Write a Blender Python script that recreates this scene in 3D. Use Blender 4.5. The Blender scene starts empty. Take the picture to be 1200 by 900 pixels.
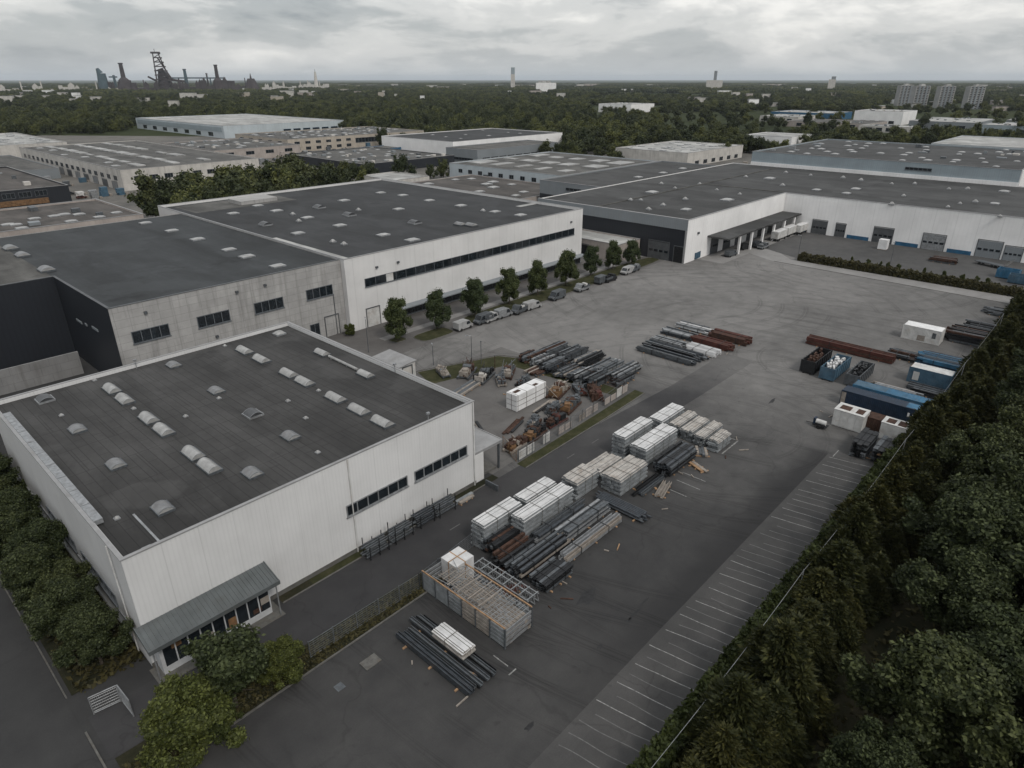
import bpy, math, random
import numpy as np
R = random.Random(7)
NR = np.random.default_rng(7)
C = bpy.context.scene.collection
SC = bpy.context.scene
rad = math.radians
# ------------------------------------------------------------------ camera, sky, sun, exposure
FOC, TH, YA, HC = 778.0, math.atan(357/778.0), rad(42.7), 50.0
cam = bpy.data.cameras.new('camera'); cam.sensor_width = 36; cam.lens = 36*FOC/1200
cam.clip_start = 0.5; cam.clip_end = 200000
co = bpy.data.objects.new('camera', cam); C.objects.link(co)
co.location = (0, 0, HC); co.rotation_euler = (math.pi/2-TH, 0, YA-math.pi/2); SC.camera = co
SC.view_settings.view_transform = 'Standard'; SC.view_settings.look = 'None'
SC.view_settings.gamma = 1; SC.view_settings.use_curve_mapping = False
SC.view_settings.exposure = 0.45
SC.cycles.use_denoising = True
SC.cycles.max_bounces = 5; SC.cycles.transparent_max_bounces = 8; SC.cycles.volume_bounces = 0
SC.cycles.diffuse_bounces = 3; SC.cycles.glossy_bounces = 2; SC.cycles.transmission_bounces = 2

SUN_EL, SUN_AZ = 48, -102         # azimuth from +X towards +Y: the veiled sun stands behind the camera
W = bpy.data.worlds.new('World'); SC.world = W; W.use_nodes = True
def build_world():
    nt = W.node_tree; nt.nodes.clear(); L = nt.links.new
    out = nt.nodes.new('ShaderNodeOutputWorld'); bg = nt.nodes.new('ShaderNodeBackground')
    bg.inputs['Strength'].default_value = 0.1
    sky = nt.nodes.new('ShaderNodeTexSky'); sky.sky_type = 'NISHITA'; sky.sun_disc = False
    sky.sun_elevation = rad(SUN_EL); sky.sun_rotation = rad(90-SUN_AZ); sky.air_density = 1.2; sky.dust_density = 2
    tc = nt.nodes.new('ShaderNodeTexCoord')
    sep = nt.nodes.new('ShaderNodeSeparateXYZ'); L(tc.outputs['Generated'], sep.inputs[0])
    def mapped(s):
        m = nt.nodes.new('ShaderNodeMapping'); m.inputs['Scale'].default_value = s[:3]
        m.inputs['Location'].default_value = s[3]
        L(tc.outputs['Generated'], m.inputs[0]); return m.outputs[0]
    def noise(v, sc, det, ro=.55, dist=0.):
        n = nt.nodes.new('ShaderNodeTexNoise'); n.inputs['Scale'].default_value = sc; n.inputs['Detail'].default_value = det
        n.inputs['Roughness'].default_value = ro; n.inputs['Distortion'].default_value = dist
        L(v, n.inputs['Vector']); return n.outputs['Fac']
    def math_(op, a, b=0.):
        n = nt.nodes.new('ShaderNodeMath'); n.operation = op
        for i, x in enumerate((a, b)):
            if isinstance(x, (int, float)): n.inputs[i].default_value = x
            else: L(x, n.inputs[i])
        return n.outputs[0]
    def ramp(f, stops, interp='EASE'):
        n = nt.nodes.new('ShaderNodeValToRGB'); n.color_ramp.interpolation = interp
        el = n.color_ramp.elements
        while len(el) > 1: el.remove(el[0])
        el[0].position, el[0].color = stops[0][0], (*stops[0][1], 1)
        for p, c in stops[1:]:
            e = el.new(p); e.color = (*c, 1)
        L(f, n.inputs[0]); return n.outputs[0]
    a = noise(mapped((1, 1, 3.6, (3.4, 1.2, 0.9))), 2.3, 8, .55, .35)      # long flat cloud banks
    b = noise(mapped((1, 1, 3.4, (0.3, 5.2, 0))), 9, 7, .6, .3)
    f = math_('ADD', math_('MULTIPLY', a, .68), math_('MULTIPLY', b, .32))
    cloud = ramp(f, [(.38, (2.2, 2.4, 2.6)), (.46, (3.4, 3.55, 3.65)), (.53, (5.2, 5.2, 5.15)), (.62, (7.4, 7.25, 7.0))])
    up = ramp(sep.outputs['Z'], [(0, (1, 1, 1)), (.12, (1.0, 1.0, 1.0)), (.6, (1.35, 1.35, 1.35)), (1, (1.6, 1.6, 1.6))], 'LINEAR')
    mu = nt.nodes.new('ShaderNodeMix'); mu.data_type = 'RGBA'; mu.blend_type = 'MULTIPLY'; mu.inputs[0].default_value = 1
    L(cloud, mu.inputs[6]); L(up, mu.inputs[7])
    low = ramp(sep.outputs['Z'], [(0, (1, 1, 1)), (.035, (.35, .35, .35)), (.09, (0, 0, 0))])
    hz = nt.nodes.new('ShaderNodeMix'); hz.data_type = 'RGBA'
    L(math_('MULTIPLY', low, .6), hz.inputs[0]); L(mu.outputs[2], hz.inputs[6]); hz.inputs[7].default_value = (5.0, 5.1, 5.1, 1)
    mx = nt.nodes.new('ShaderNodeMix'); mx.data_type = 'RGBA'; mx.inputs[0].default_value = .9
    L(sky.outputs[0], mx.inputs[6]); L(hz.outputs[2], mx.inputs[7])
    L(mx.outputs[2], bg.inputs['Color']); L(bg.outputs[0], out.inputs[0])
build_world()
sd = bpy.data.lights.new('sun', 'SUN'); sd.energy = 1.2; sd.angle = rad(14); sd.color = (1, .95, .88)
so = bpy.data.objects.new('sun', sd); C.objects.link(so); so.location = (0, 0, 300)
so.rotation_euler = (rad(90-SUN_EL), 0, rad(SUN_AZ+90))

# ------------------------------------------------------------------ where a point of the photograph lies in the yard
_f = (math.cos(YA), math.sin(YA)); _r = (math.sin(YA), -math.cos(YA)); _c, _s = math.cos(TH), math.sin(TH)
def ray(px, py):
    u = (px-600)/FOC; v = -(py-450)/FOC; hf = _c+v*_s; hz = -_s+v*_c
    return (hf*_f[0]+u*_r[0], hf*_f[1]+u*_r[1], hz)
def at(px, py, z=0.):
    d = ray(px, py); t = (z-HC)/d[2]; return (t*d[0], t*d[1], z)
def on_y(px, py, Y): d = ray(px, py); t = Y/d[1]; return t*d[0], HC+t*d[2]
def on_x(px, py, X): d = ray(px, py); t = X/d[0]; return t*d[1], HC+t*d[2]
def proj(X, Y, Z):
    f = X*_f[0]+Y*_f[1]; r = X*_r[0]+Y*_r[1]; h = Z-HC
    dep = _c*f-_s*h
    if dep <= 1: return (-9999, -9999)
    return 600+FOC*r/dep, 450-FOC*(_s*f+_c*h)/dep

# ------------------------------------------------------------------ materials
class NG:
    def __init__(s, name, rough=.8, metal=0., spec=.3):
        s.m = bpy.data.materials.new(name); s.m.use_nodes = True; s.nt = s.m.node_tree
        s.b = s.nt.nodes['Principled BSDF']; s.b.inputs['Roughness'].default_value = rough
        s.b.inputs['Metallic'].default_value = metal; s.b.inputs['Specular IOR Level'].default_value = spec
        s.out = s.nt.nodes['Material Output']
    def L(s, a, b): s.nt.links.new(a, b)
    def node(s, t): return s.nt.nodes.new(t)
    def pos(s): return s.node('ShaderNodeNewGeometry').outputs['Position']
    def obj(s):
        t = s.node('ShaderNodeTexCoord'); o = s.node('ShaderNodeObjectInfo')
        a = s.node('ShaderNodeVectorMath'); a.operation = 'MULTIPLY_ADD'
        s.L(o.outputs['Random'], a.inputs[0]); a.inputs[1].default_value = (37, 53, 29); s.L(t.outputs['Object'], a.inputs[2])
        return a.outputs[0]
    def rnd(s): return s.node('ShaderNodeObjectInfo').outputs['Random']
    def map(s, v, sc=(1, 1, 1), rot=(0, 0, 0), loc=(0, 0, 0)):
        m = s.node('ShaderNodeMapping'); m.inputs['Scale'].default_value = sc; m.inputs['Rotation'].default_value = rot
        m.inputs['Location'].default_value = loc; s.L(v, m.inputs[0]); return m.outputs[0]
    def noise(s, v, sc, det=5, ro=.55, dist=0.):
        n = s.node('ShaderNodeTexNoise'); n.inputs['Scale'].default_value = sc; n.inputs['Detail'].default_value = det
        n.inputs['Roughness'].default_value = ro; n.inputs['Distortion'].default_value = dist
        s.L(v, n.inputs['Vector']); return n.outputs['Fac']
    def math(s, op, a, b=0., c=0., clamp=False):
        n = s.node('ShaderNodeMath'); n.operation = op; n.use_clamp = clamp
        for i, x in enumerate((a, b, c)):
            if isinstance(x, (int, float)): n.inputs[i].default_value = x
            else: s.L(x, n.inputs[i])
        return n.outputs[0]
    def ramp(s, f, *stops):
        n = s.node('ShaderNodeValToRGB'); el = n.color_ramp.elements
        while len(el) > 1: el.remove(el[0])
        g = lambda c: (c, c, c, 1) if isinstance(c, (int, float)) else (*c[:3], 1)
        el[0].position, el[0].color = stops[0][0], g(stops[0][1])
        for p, c in stops[1:]: el.new(p).color = g(c)
        s.L(f, n.inputs[0]); return n.outputs[0]
    def mix(s, a, b, f, mode='MIX'):
        n = s.node('ShaderNodeMix'); n.data_type = 'RGBA'; n.blend_type = mode
        for i, x in ((0, f), (6, a), (7, b)):
            if isinstance(x, (int, float)):
                n.inputs[i].default_value = x if i == 0 else (x, x, x, 1)
            elif isinstance(x, tuple): n.inputs[i].default_value = (*x[:3], 1)
            else: s.L(x, n.inputs[i])
        return n.outputs[2]
    def bump(s, h, strength=.4, dist=.05):
        n = s.node('ShaderNodeBump'); n.inputs['Strength'].default_value = strength; n.inputs['Distance'].default_value = dist
        s.L(h, n.inputs['Height']); s.L(n.outputs[0], s.b.inputs['Normal'])
    def sep(s, v):
        n = s.node('ShaderNodeSeparateXYZ'); s.L(v, n.inputs[0]); return n.outputs
    def brick(s, v, w, h, mortar, c1, c2, cm, off=.5):
        n = s.node('ShaderNodeTexBrick'); n.inputs['Scale'].default_value = 1; n.inputs['Brick Width'].default_value = w
        n.inputs['Row Height'].default_value = h; n.inputs['Mortar Size'].default_value = mortar; n.offset = off
        n.inputs['Mortar Smooth'].default_value = .3
        for k, c in (('Color1', c1), ('Color2', c2), ('Mortar', cm)): n.inputs[k].default_value = (c, c, c, 1)
        s.L(v, n.inputs['Vector']); return n.outputs['Color']
    def done(s, col):
        if isinstance(col, tuple): s.b.inputs['Base Color'].default_value = (*col[:3], 1)
        else: s.L(col, s.b.inputs['Base Color'])
        return s.m
def k(c, f): return tuple(min(1, x*f) for x in c)

def plain(name, col, rough=.7, metal=0., var=.25, sc=1.5, dirt=.0, dirtcol=(.09, .07, .05), spec=.3, obj=True):
    g = NG(name, rough, metal, spec); p = g.obj() if obj else g.pos()
    c = g.mix(k(col, 1-var), k(col, 1+var), g.ramp(g.noise(p, sc, 6, .6), (.3, 0.), (.7, 1.)))
    if dirt:
        c = g.mix(c, dirtcol, g.math('MULTIPLY', g.ramp(g.noise(p, sc*.7, 8, .7), (.5, 0.), (.68, 1.)), dirt))
    return g.done(c)

def asphalt(name, dark, light, tracks=.5, lines=True, near=None, fade_range=None):
    g = NG(name, .85, 0, .25); p = g.pos()
    n1 = g.noise(p, .03, 7, .58, .15); n2 = g.noise(p, .3, 8, .65); n3 = g.noise(p, 7, 4, .7)
    f = g.math('ADD', g.math('MULTIPLY', n1, .6), g.math('MULTIPLY', n2, .4))
    if near:                      # newer asphalt near, worn further in, plus vignette-like darkening painted into the colour
        s3 = g.sep(p); wear_shade = g.math('ADD', g.math('MULTIPLY', g.math('SUBTRACT', s3[0], fade_range[0]), 1/fade_range[1]), g.math('MULTIPLY', g.math('SUBTRACT', n1, .5), 1.6), clamp=True)
        wear_shade = g.math('ADD', wear_shade, g.math('MULTIPLY', g.math('SUBTRACT', s3[1], 58), .012), clamp=True)
        dk, lt = g.mix(near[0], dark, wear_shade), g.mix(near[1], light, wear_shade)
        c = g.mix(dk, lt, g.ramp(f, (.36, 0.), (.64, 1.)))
        if fade_range[2]:                # the strip of fresh tar along the bays
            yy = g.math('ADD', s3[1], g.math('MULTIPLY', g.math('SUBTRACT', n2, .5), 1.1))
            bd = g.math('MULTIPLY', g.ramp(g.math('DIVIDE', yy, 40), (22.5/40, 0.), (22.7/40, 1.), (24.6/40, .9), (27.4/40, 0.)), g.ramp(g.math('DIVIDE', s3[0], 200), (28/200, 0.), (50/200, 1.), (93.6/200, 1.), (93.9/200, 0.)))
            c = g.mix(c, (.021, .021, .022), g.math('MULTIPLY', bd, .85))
    else: c = g.mix(dark, light, g.ramp(f, (.36, 0.), (.64, 1.)))
    c = g.mix(c, g.ramp(n3, (.3, .72), (.7, 1.25)), .35, 'MULTIPLY')
    if tracks:                                            # sweeping tyre marks of turning lorries
        for (cx, cy, sc, ds, off) in ((150, 75, .06, 2.5, 3), (92, 38, .085, 1.5, 40), (128, 34, .07, 2., 90), (200, 60, .05, 3., 7)):
            w = g.node('ShaderNodeTexWave'); w.wave_type = 'RINGS'; w.rings_direction = 'Z'; w.inputs['Scale'].default_value = sc
            w.inputs['Distortion'].default_value = ds; w.inputs['Detail'].default_value = 3; w.inputs['Detail Scale'].default_value = .06/sc*.25
            w.inputs['Detail Roughness'].default_value = .5
            g.L(g.map(p, loc=(-cx, -cy, 0)), w.inputs['Vector'])
            m = g.ramp(g.noise(g.map(p, loc=(off, off*.7, 0)), .045, 4, .6), (.47, 0.), (.58, 1.))
            t = g.math('MULTIPLY', g.ramp(w.outputs['Fac'], (.0, 0.), (.022, 1.), (.05, 0.), (.085, .8), (.12, 0.)), m)
            c = g.mix(c, g.mix(c, .55, 1., 'MULTIPLY'), g.math('MULTIPLY', t, tracks))
    if lines:                                             # sealed cracks and oil spots
        v = g.node('ShaderNodeTexVoronoi'); v.feature = 'DISTANCE_TO_EDGE'; v.inputs['Scale'].default_value = .07
        nn = g.node('ShaderNodeTexNoise'); nn.inputs['Scale'].default_value = .2; nn.inputs['Detail'].default_value = 6
        g.L(p, nn.inputs['Vector'])
        g.L(g.vadd(p, nn.outputs['Color'], 9), v.inputs['Vector'])
        cr = g.ramp(v.outputs['Distance'], (.0, 1.), (.012, 0.))
        cr = g.math('MULTIPLY', cr, g.ramp(g.noise(p, .06, 3), (.45, 0.), (.55, 1.)))
        c = g.mix(c, g.mix(c, .5, 1., 'MULTIPLY'), g.math('MULTIPLY', cr, .42))
        sp = g.ramp(g.noise(p, .55, 3, .5), (.68, 0.), (.76, 1.))
        c = g.mix(c, g.mix(c, .5, 1., 'MULTIPLY'), g.math('MULTIPLY', sp, .6))
        sp = g.ramp(g.noise(g.map(p, loc=(50, 20, 0)), 1.3, 5, .7), (.70, 0.), (.74, 1.))
        c = g.mix(c, g.mix(c, 1.8, 1., 'MULTIPLY'), g.math('MULTIPLY', sp, .4))
        pt = g.brick(g.vadd(p, nn.outputs['Color'], 1.2), 17, 7.3, .0, 1., .84, 1.)
        c = g.mix(c, pt, .55, 'MULTIPLY')
    g.bump(n3, .15, .02)
    return g.done(c)
def _vadd(g, a, b, sc):
    n = g.node('ShaderNodeVectorMath'); n.operation = 'MULTIPLY_ADD'
    g.L(b, n.inputs[0]); n.inputs[1].default_value = (sc, sc, 0); g.L(a, n.inputs[2]); return n.outputs[0]
NG.vadd = _vadd

def bitumen(name, col, seam=.7, sc=1., w=11., h=1.05, sheen=.6):
    g = NG(name, .8, 0, .3); p = g.pos()
    b = g.brick(g.map(p, rot=(0, 0, math.pi/2)), w, h, .045, 1., .84, seam)
    b2 = g.brick(p, 9.3, 6.2, .06, 1., .86, seam)
    b = g.mix(b, b2, .8, 'MULTIPLY')
    b3 = g.brick(g.map(p, loc=(3.7, 1.9, 0), rot=(0, 0, .0)), 5.1, 3.3, .0, 1.12, .74, 1.)
    b = g.mix(b, b3, .45, 'MULTIPLY')
    n1 = g.noise(g.map(p, sc=(1, .25, 1)), .12*sc, 7, .65, .5); n2 = g.noise(p, 1.1, 6, .7)
    c = g.mix(k(col, .62), k(col, 1.36), g.ramp(n1, (.36, 0.), (.64, 1.)))
    c = g.mix(c, b, .8, 'MULTIPLY')
    c = g.mix(c, g.ramp(n2, (.3, .8), (.7, 1.2)), .5, 'MULTIPLY')
    pond = g.ramp(g.noise(g.map(p, loc=(9, 4, 0)), .09, 4, .5), (.56, 0.), (.6, 1.))
    c = g.mix(c, k(col, 1.7), g.math('MULTIPLY', pond, .3))
    soot = g.ramp(g.noise(g.map(p, loc=(31, 77, 0)), .11, 5, .6), (.62, 0.), (.72, 1.))
    c = g.mix(c, k(col, .35), g.math('MULTIPLY', soot, .7))
    spots = g.ramp(g.noise(p, .5, 7, .75), (.66, 0.), (.72, 1.))
    c = g.mix(c, k(col, 1.9), g.math('MULTIPLY', spots, .35))
    g.bump(n2, .1, .03)
    return g.done(c)

def cladding(name, col, pitch=.35, joint=3., contrast=.9, streak=.35, dirtcol=(.2, .19, .18), rough=.5, along='X', foot=0.):
    g = NG(name, rough, 0, .4); p = g.pos(); s = g.sep(p)
    u = g.math('ADD', s[0], s[1])
    fr = g.math('FRACT', g.math('DIVIDE', u, pitch)); rib = g.ramp(fr, (0, contrast), (.25, 1.), (.75, 1.), (1., contrast))
    fj = g.math('FRACT', g.math('DIVIDE', u, joint)); jt = g.ramp(fj, (0, .66), (.018, 1.))
    cu = g.node('ShaderNodeCombineXYZ'); g.L(u, cu.inputs[0]); g.L(s[2], cu.inputs[2])
    st = g.noise(g.map(cu.outputs[0], sc=(1., 1, .05)), 1.1, 6, .6)
    bl = g.noise(p, .12, 6, .6)
    c = g.mix(col, k(col, .86), g.ramp(bl, (.35, 0.), (.65, 1.)))
    c = g.mix(c, rib, .8, 'MULTIPLY'); c = g.mix(c, jt, .8, 'MULTIPLY')
    c = g.mix(c, dirtcol, g.math('MULTIPLY', g.ramp(st, (.5, 0.), (.75, 1.)), streak))
    if foot:
        ft = g.math('MULTIPLY', g.ramp(g.math('ADD', s[2], g.math('MULTIPLY', g.noise(p, .8, 5), 1.6)), (.0, 1.), (.0 + 1., 0.)), foot)
        c = g.mix(c, dirtcol, ft)
    g.bump(rib, .5, .04)
    return g.done(c)

def panels(name, col, w=3., h=1.5, mort=.8, streak=.5, dirtcol=(.12, .115, .11), off=0.):
    g = NG(name, .85, 0, .25); p = g.pos(); s = g.sep(p)
    u = g.math('ADD', s[0], s[1])
    cu = g.node('ShaderNodeCombineXYZ'); g.L(u, cu.inputs[0]); g.L(s[2], cu.inputs[1])
    b = g.brick(cu.outputs[0], w, h, .035, 1., .9, mort, off)
    st = g.noise(g.map(cu.outputs[0], sc=(1., .07, 1)), .9, 7, .65); bl = g.noise(p, .25, 7, .65)
    c = g.mix(k(col, .8), k(col, 1.12), g.ramp(bl, (.3, 0.), (.7, 1.)))
    c = g.mix(c, b, .8, 'MULTIPLY')
    c = g.mix(c, dirtcol, g.math('MULTIPLY', g.ramp(st, (.5, 0.), (.72, 1.)), streak))
    g.bump(b, .3, .03)
    return g.done(c)

def leafmat(name, dark, light, sc=.9, trans=.2, vary=((.75, .8, .75), (1.25, 1.15, .95))):
    g = NG(name, .6, 0, .2); p = g.obj()
    geo = g.node('ShaderNodeNewGeometry')
    n1 = g.noise(p, sc, 3, .5); n2 = g.noise(p, sc*5, 2, .5)
    f = g.math('ADD', g.math('MULTIPLY', n1, .55), g.math('MULTIPLY', n2, .25))
    f = g.math('ADD', f, g.math('MULTIPLY', geo.outputs['Random Per Island'], .2))
    c = g.mix(dark, light, g.ramp(f, (.34, 0.), (.68, 1.)))
    c = g.mix(c, g.ramp(g.rnd(), (0, vary[0]), (.5, (1, 1, 1)), (1, vary[1])), .8, 'MULTIPLY')
    g.L(c, g.b.inputs['Base Color'])
    t = g.node('ShaderNodeBsdfTranslucent'); g.L(c, t.inputs[0])
    mx = g.node('ShaderNodeMixShader'); mx.inputs[0].default_value = trans
    g.L(g.b.outputs[0], mx.inputs[1]); g.L(t.outputs[0], mx.inputs[2]); g.L(mx.outputs[0], g.out.inputs[0])
    return g.m

def grassmat(name, cols, sc=.5):
    g = NG(name, .95, 0, .1); p = g.pos()
    f = g.math('ADD', g.math('MULTIPLY', g.noise(p, sc, 7, .7), .7), g.math('MULTIPLY', g.noise(p, sc*12, 4, .7), .3))
    c = g.ramp(f, (.34, cols[0]), (.5, cols[1]), (.66, cols[2])); g.bump(g.noise(p, 9, 4), .6, .06)
    return g.done(c)

MT = {}
MT['yard'] = asphalt('worn_shaded_yard_asphalt', (.112, .109, .106), (.205, .199, .193), .75, True, ((.031, .031, .032), (.058, .057, .056)), (40, 80, True))  # low near tones also paint a darker foreground into the asphalt
MT['near'] = asphalt('near_yard_asphalt', (.030, .030, .031), (.052, .051, .051), .3)
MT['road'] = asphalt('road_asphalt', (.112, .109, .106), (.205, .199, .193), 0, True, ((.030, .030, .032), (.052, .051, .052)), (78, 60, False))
MT['side'] = asphalt('side_road_asphalt', (.026, .026, .027), (.046, .046, .046), 0)
MT['band'] = asphalt('new_asphalt_band', (.022, .022, .023), (.036, .036, .037), 0)
MT['park'] = asphalt('parking_asphalt', (.040, .040, .040), (.074, .072, .071), 0)
MT['depot'] = asphalt('depot_yard_asphalt', (.05, .05, .05), (.09, .088, .087), 0)
MT['pale'] = asphalt('pale_concrete_lane', (.17, .165, .16), (.26, .255, .25), 0)
MT['estate'] = asphalt('estate_ground', (.07, .068, .064), (.16, .15, .135), 0)
MT['court'] = asphalt('court_paving', (.085, .08, .078), (.14, .135, .13), 0)
MT['kerb'] = plain('kerb_concrete', (.10, .098, .092), .9, 0, .25, 2., .4, obj=False)
MT['line'] = plain('worn_white_paint', (.215, .215, .21), .8, 0, .4, 3, .9, (.07, .07, .07), obj=False)
MT['linef'] = plain('nearly_gone_paint', (.115, .115, .113), .8, 0, .3, 2, .9, (.075, .075, .075), obj=False)
MT['roofN'] = bitumen('bitumen_roof_near', (.047, .0462, .0455), .35)
MT['roofG'] = bitumen('bitumen_roof_slate', (.034, .0375, .040), .8, .6)
MT['roofW'] = bitumen('bitumen_roof_dark', (.031, .0325, .0345), .75, .8)
MT['roofE'] = bitumen('bitumen_roof_grey', (.049, .0495, .0495), .7, .7)
MT['roofL'] = bitumen('gravel_roof', (.085, .083, .078), .8, 1.)
MT['roofP'] = bitumen('pale_roof', (.33, .33, .32), .8, 1.)
MT['roofB'] = bitumen('brown_roof', (.07, .063, .058), .8, 1.)
MT['clad'] = cladding('white_ribbed_cladding', (.61, .61, .61), .42, 3.3, .93, .08, (.30, .30, .30), foot=.5)
MT['white'] = cladding('white_wall_panels', (.64, .635, .63), 1.4, 5.6, .97, .12, (.3, .3, .3), foot=.5)
MT['whiteE'] = cladding('white_depot_panels', (.80, .795, .79), 1.2, 6, .96, .10, (.3, .3, .3), foot=.4)
MT['blueclad'] = cladding('blue_grey_cladding', (.27, .32, .35), .8, 4, .92, .2)
MT['paleblue'] = cladding('pale_blue_cladding', (.45, .50, .53), .8, 5, .93, .2)
MT['greyclad'] = cladding('grey_cladding', (.20, .22, .235), .6, 4, .9, .25)
MT['darkclad'] = cladding('anthracite_cladding', (.017, .020, .026), .9, 6, .8, .1, (.03, .03, .03))
MT['conc'] = panels('concrete_wall_panels', (.345, .34, .333), 2.4, 1.35, .6, .62)
MT['concB'] = panels('stained_concrete_blocks', (.21, .21, .21), 3, 1.5, .6, .7, off=.5)
MT['beige'] = panels('beige_render', (.40, .355, .30), 5, 3, .85, .4)
MT['offwhite'] = panels('offwhite_render', (.5, .48, .45), 5, 3.3, .85, .4)
MT['pinkrender'] = panels('pale_brown_render', (.36, .32, .295), 5, 3, .85, .35)
MT['coping'] = plain('coping_metal', (.27, .27, .272), .45, .2, .15, .6, .2, obj=False)
MT['cope_dark'] = plain('dark_coping', (.09, .095, .1), .5, .2, .2, .6, obj=False)
MT['glass'] = plain('dark_window_glass', (.012, .016, .02), .12, 0, .5, .8, spec=.6, obj=False)
MT['frame'] = plain('window_frame_paint', (.10, .11, .12), .5, 0, .15, 1)
MT['framew'] = plain('pale_window_frame', (.42, .43, .44), .5, 0, .15, 1)
MT['bluetrim'] = plain('blue_plinth_paint', (.02, .09, .17), .6, 0, .3, .6, .3, obj=False)
MT['dome'] = plain('skylight_polycarbonate', (.28, .28, .275), .3, 0, .25, 1.2, .3, (.18, .17, .16), spec=.5)
MT['domeg'] = plain('aged_skylight_polycarbonate', (.15, .153, .157), .3, 0, .3, 1.2, .3, spec=.5)
MT['domep'] = plain('weathered_rooflight_panel', (.30, .30, .295), .6, 0, .4, .12, .7, (.12, .12, .115), obj=False)
MT['domed'] = plain('blackened_skylight', (.045, .047, .05), .3, 0, .3, 1.2, spec=.5)
MT['galv'] = plain('galvanised_steel', (.27, .28, .29), .45, .4, .3, 2., .3)
MT['galvd'] = plain('dull_grey_steel', (.10, .11, .12), .5, .4, .35, 2., .3)
MT['black'] = plain('black_steel', (.02, .021, .023), .5, .3, .4, 2.)
MT['blued'] = plain('blued_steel', (.062, .070, .080), .45, .4, .35, 2., .35, (.06, .04, .03))
MT['rust'] = plain('rusty_steel', (.060, .033, .024), .9, .1, .5, 1.6, .5, (.02, .015, .012))
MT['rustred'] = plain('red_primer_steel', (.072, .026, .02), .8, .1, .4, 1.2, .4, (.025, .015, .012))
MT['orange'] = plain('faded_orange_paint', (.15, .085, .042), .7, 0, .5, 1.2, .8, (.05, .03, .02))
MT['wood'] = plain('raw_timber', (.30, .19, .11), .85, 0, .35, 1.5, .4)
MT['woodg'] = plain('weathered_timber', (.24, .215, .19), .9, 0, .3, 1.5, .3)
MT['alu'] = plain('pale_wrapped_profiles', (.52, .52, .52), .5, .1, .2, .8, .25, (.24, .23, .21))
MT['alus'] = plain('grey_profile_sides', (.22, .235, .245), .5, .2, .3, 1.2, .3, (.12, .11, .1))
MT['alut'] = plain('dusty_profiles', (.36, .34, .315), .6, .1, .3, 1.2, .5, (.17, .12, .085))
MT['strap'] = plain('dark_strap', (.09, .08, .07), .6)
MT['white_p'] = plain('white_sheeting', (.66, .66, .66), .4, 0, .12, .8, .2, (.4, .38, .36))
MT['whitep2'] = plain('off_white_paint', (.48, .48, .47), .5, 0, .2, .8, .35, (.22, .15, .1))
MT['vang'] = plain('dull_grey_white_paint', (.30, .30, .30), .45, 0, .2, .8, .4, (.14, .13, .12))
MT['bluec'] = plain('dark_blue_paint', (.012, .024, .045), .5, 0, .35, .8, .25, (.05, .035, .03))
MT['bluel'] = plain('bright_blue_paint', (.032, .115, .20), .55, 0, .35, .7, .5, (.14, .17, .19))
MT['bluem'] = plain('faded_blue_paint', (.05, .10, .145), .6, 0, .3, .7, .4, (.12, .13, .14))
MT['rubber'] = plain('tyre_rubber', (.015, .015, .015), .9)
MT['trunk'] = plain('bark', (.06, .05, .04), .95, 0, .35, 3)
MT['grass'] = grassmat('verge_grass', ((.020, .023, .012), (.038, .040, .019), (.066, .060, .036)), .6)
MT['dirt'] = grassmat('grassy_dirt', ((.013, .015, .009), (.024, .024, .014), (.042, .037, .024)), .25)
MT['oakleaf'] = leafmat('broadleaf_foliage', (.014, .021, .009), (.044, .055, .021))
MT['oaktip'] = leafmat('young_broadleaf_foliage', (.035, .045, .018), (.088, .105, .045))
MT['olivetip'] = leafmat('young_olive_foliage', (.05, .065, .018), (.105, .125, .038))
MT['oliveleaf'] = leafmat('olive_foliage', (.020, .028, .009), (.066, .080, .024))
MT['conleaf'] = leafmat('conifer_foliage', (.016, .021, .009), (.060, .062, .022), .8)
MT['contip'] = leafmat('young_conifer_foliage', (.05, .054, .018), (.105, .10, .034))
MT['streetleaf'] = leafmat('street_tree_foliage', (.024, .038, .017), (.074, .092, .040))
MT['farleaf'] = leafmat('forest_foliage', (.020, .029, .014), (.078, .088, .036), .35, .1, ((.45, .55, .5), (2.2, 2.0, 1.4)))
MT['hedgeleaf'] = leafmat('hedge_foliage', (.028, .028, .012), (.075, .066, .028))
MT['steelworks'] = plain('rust_brown_ironwork', (.050, .042, .045), .9, 0, .35, .05)
MT['steelblue'] = plain('blue_grey_ironwork', (.06, .09, .105), .9, 0, .3, .05)

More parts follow.
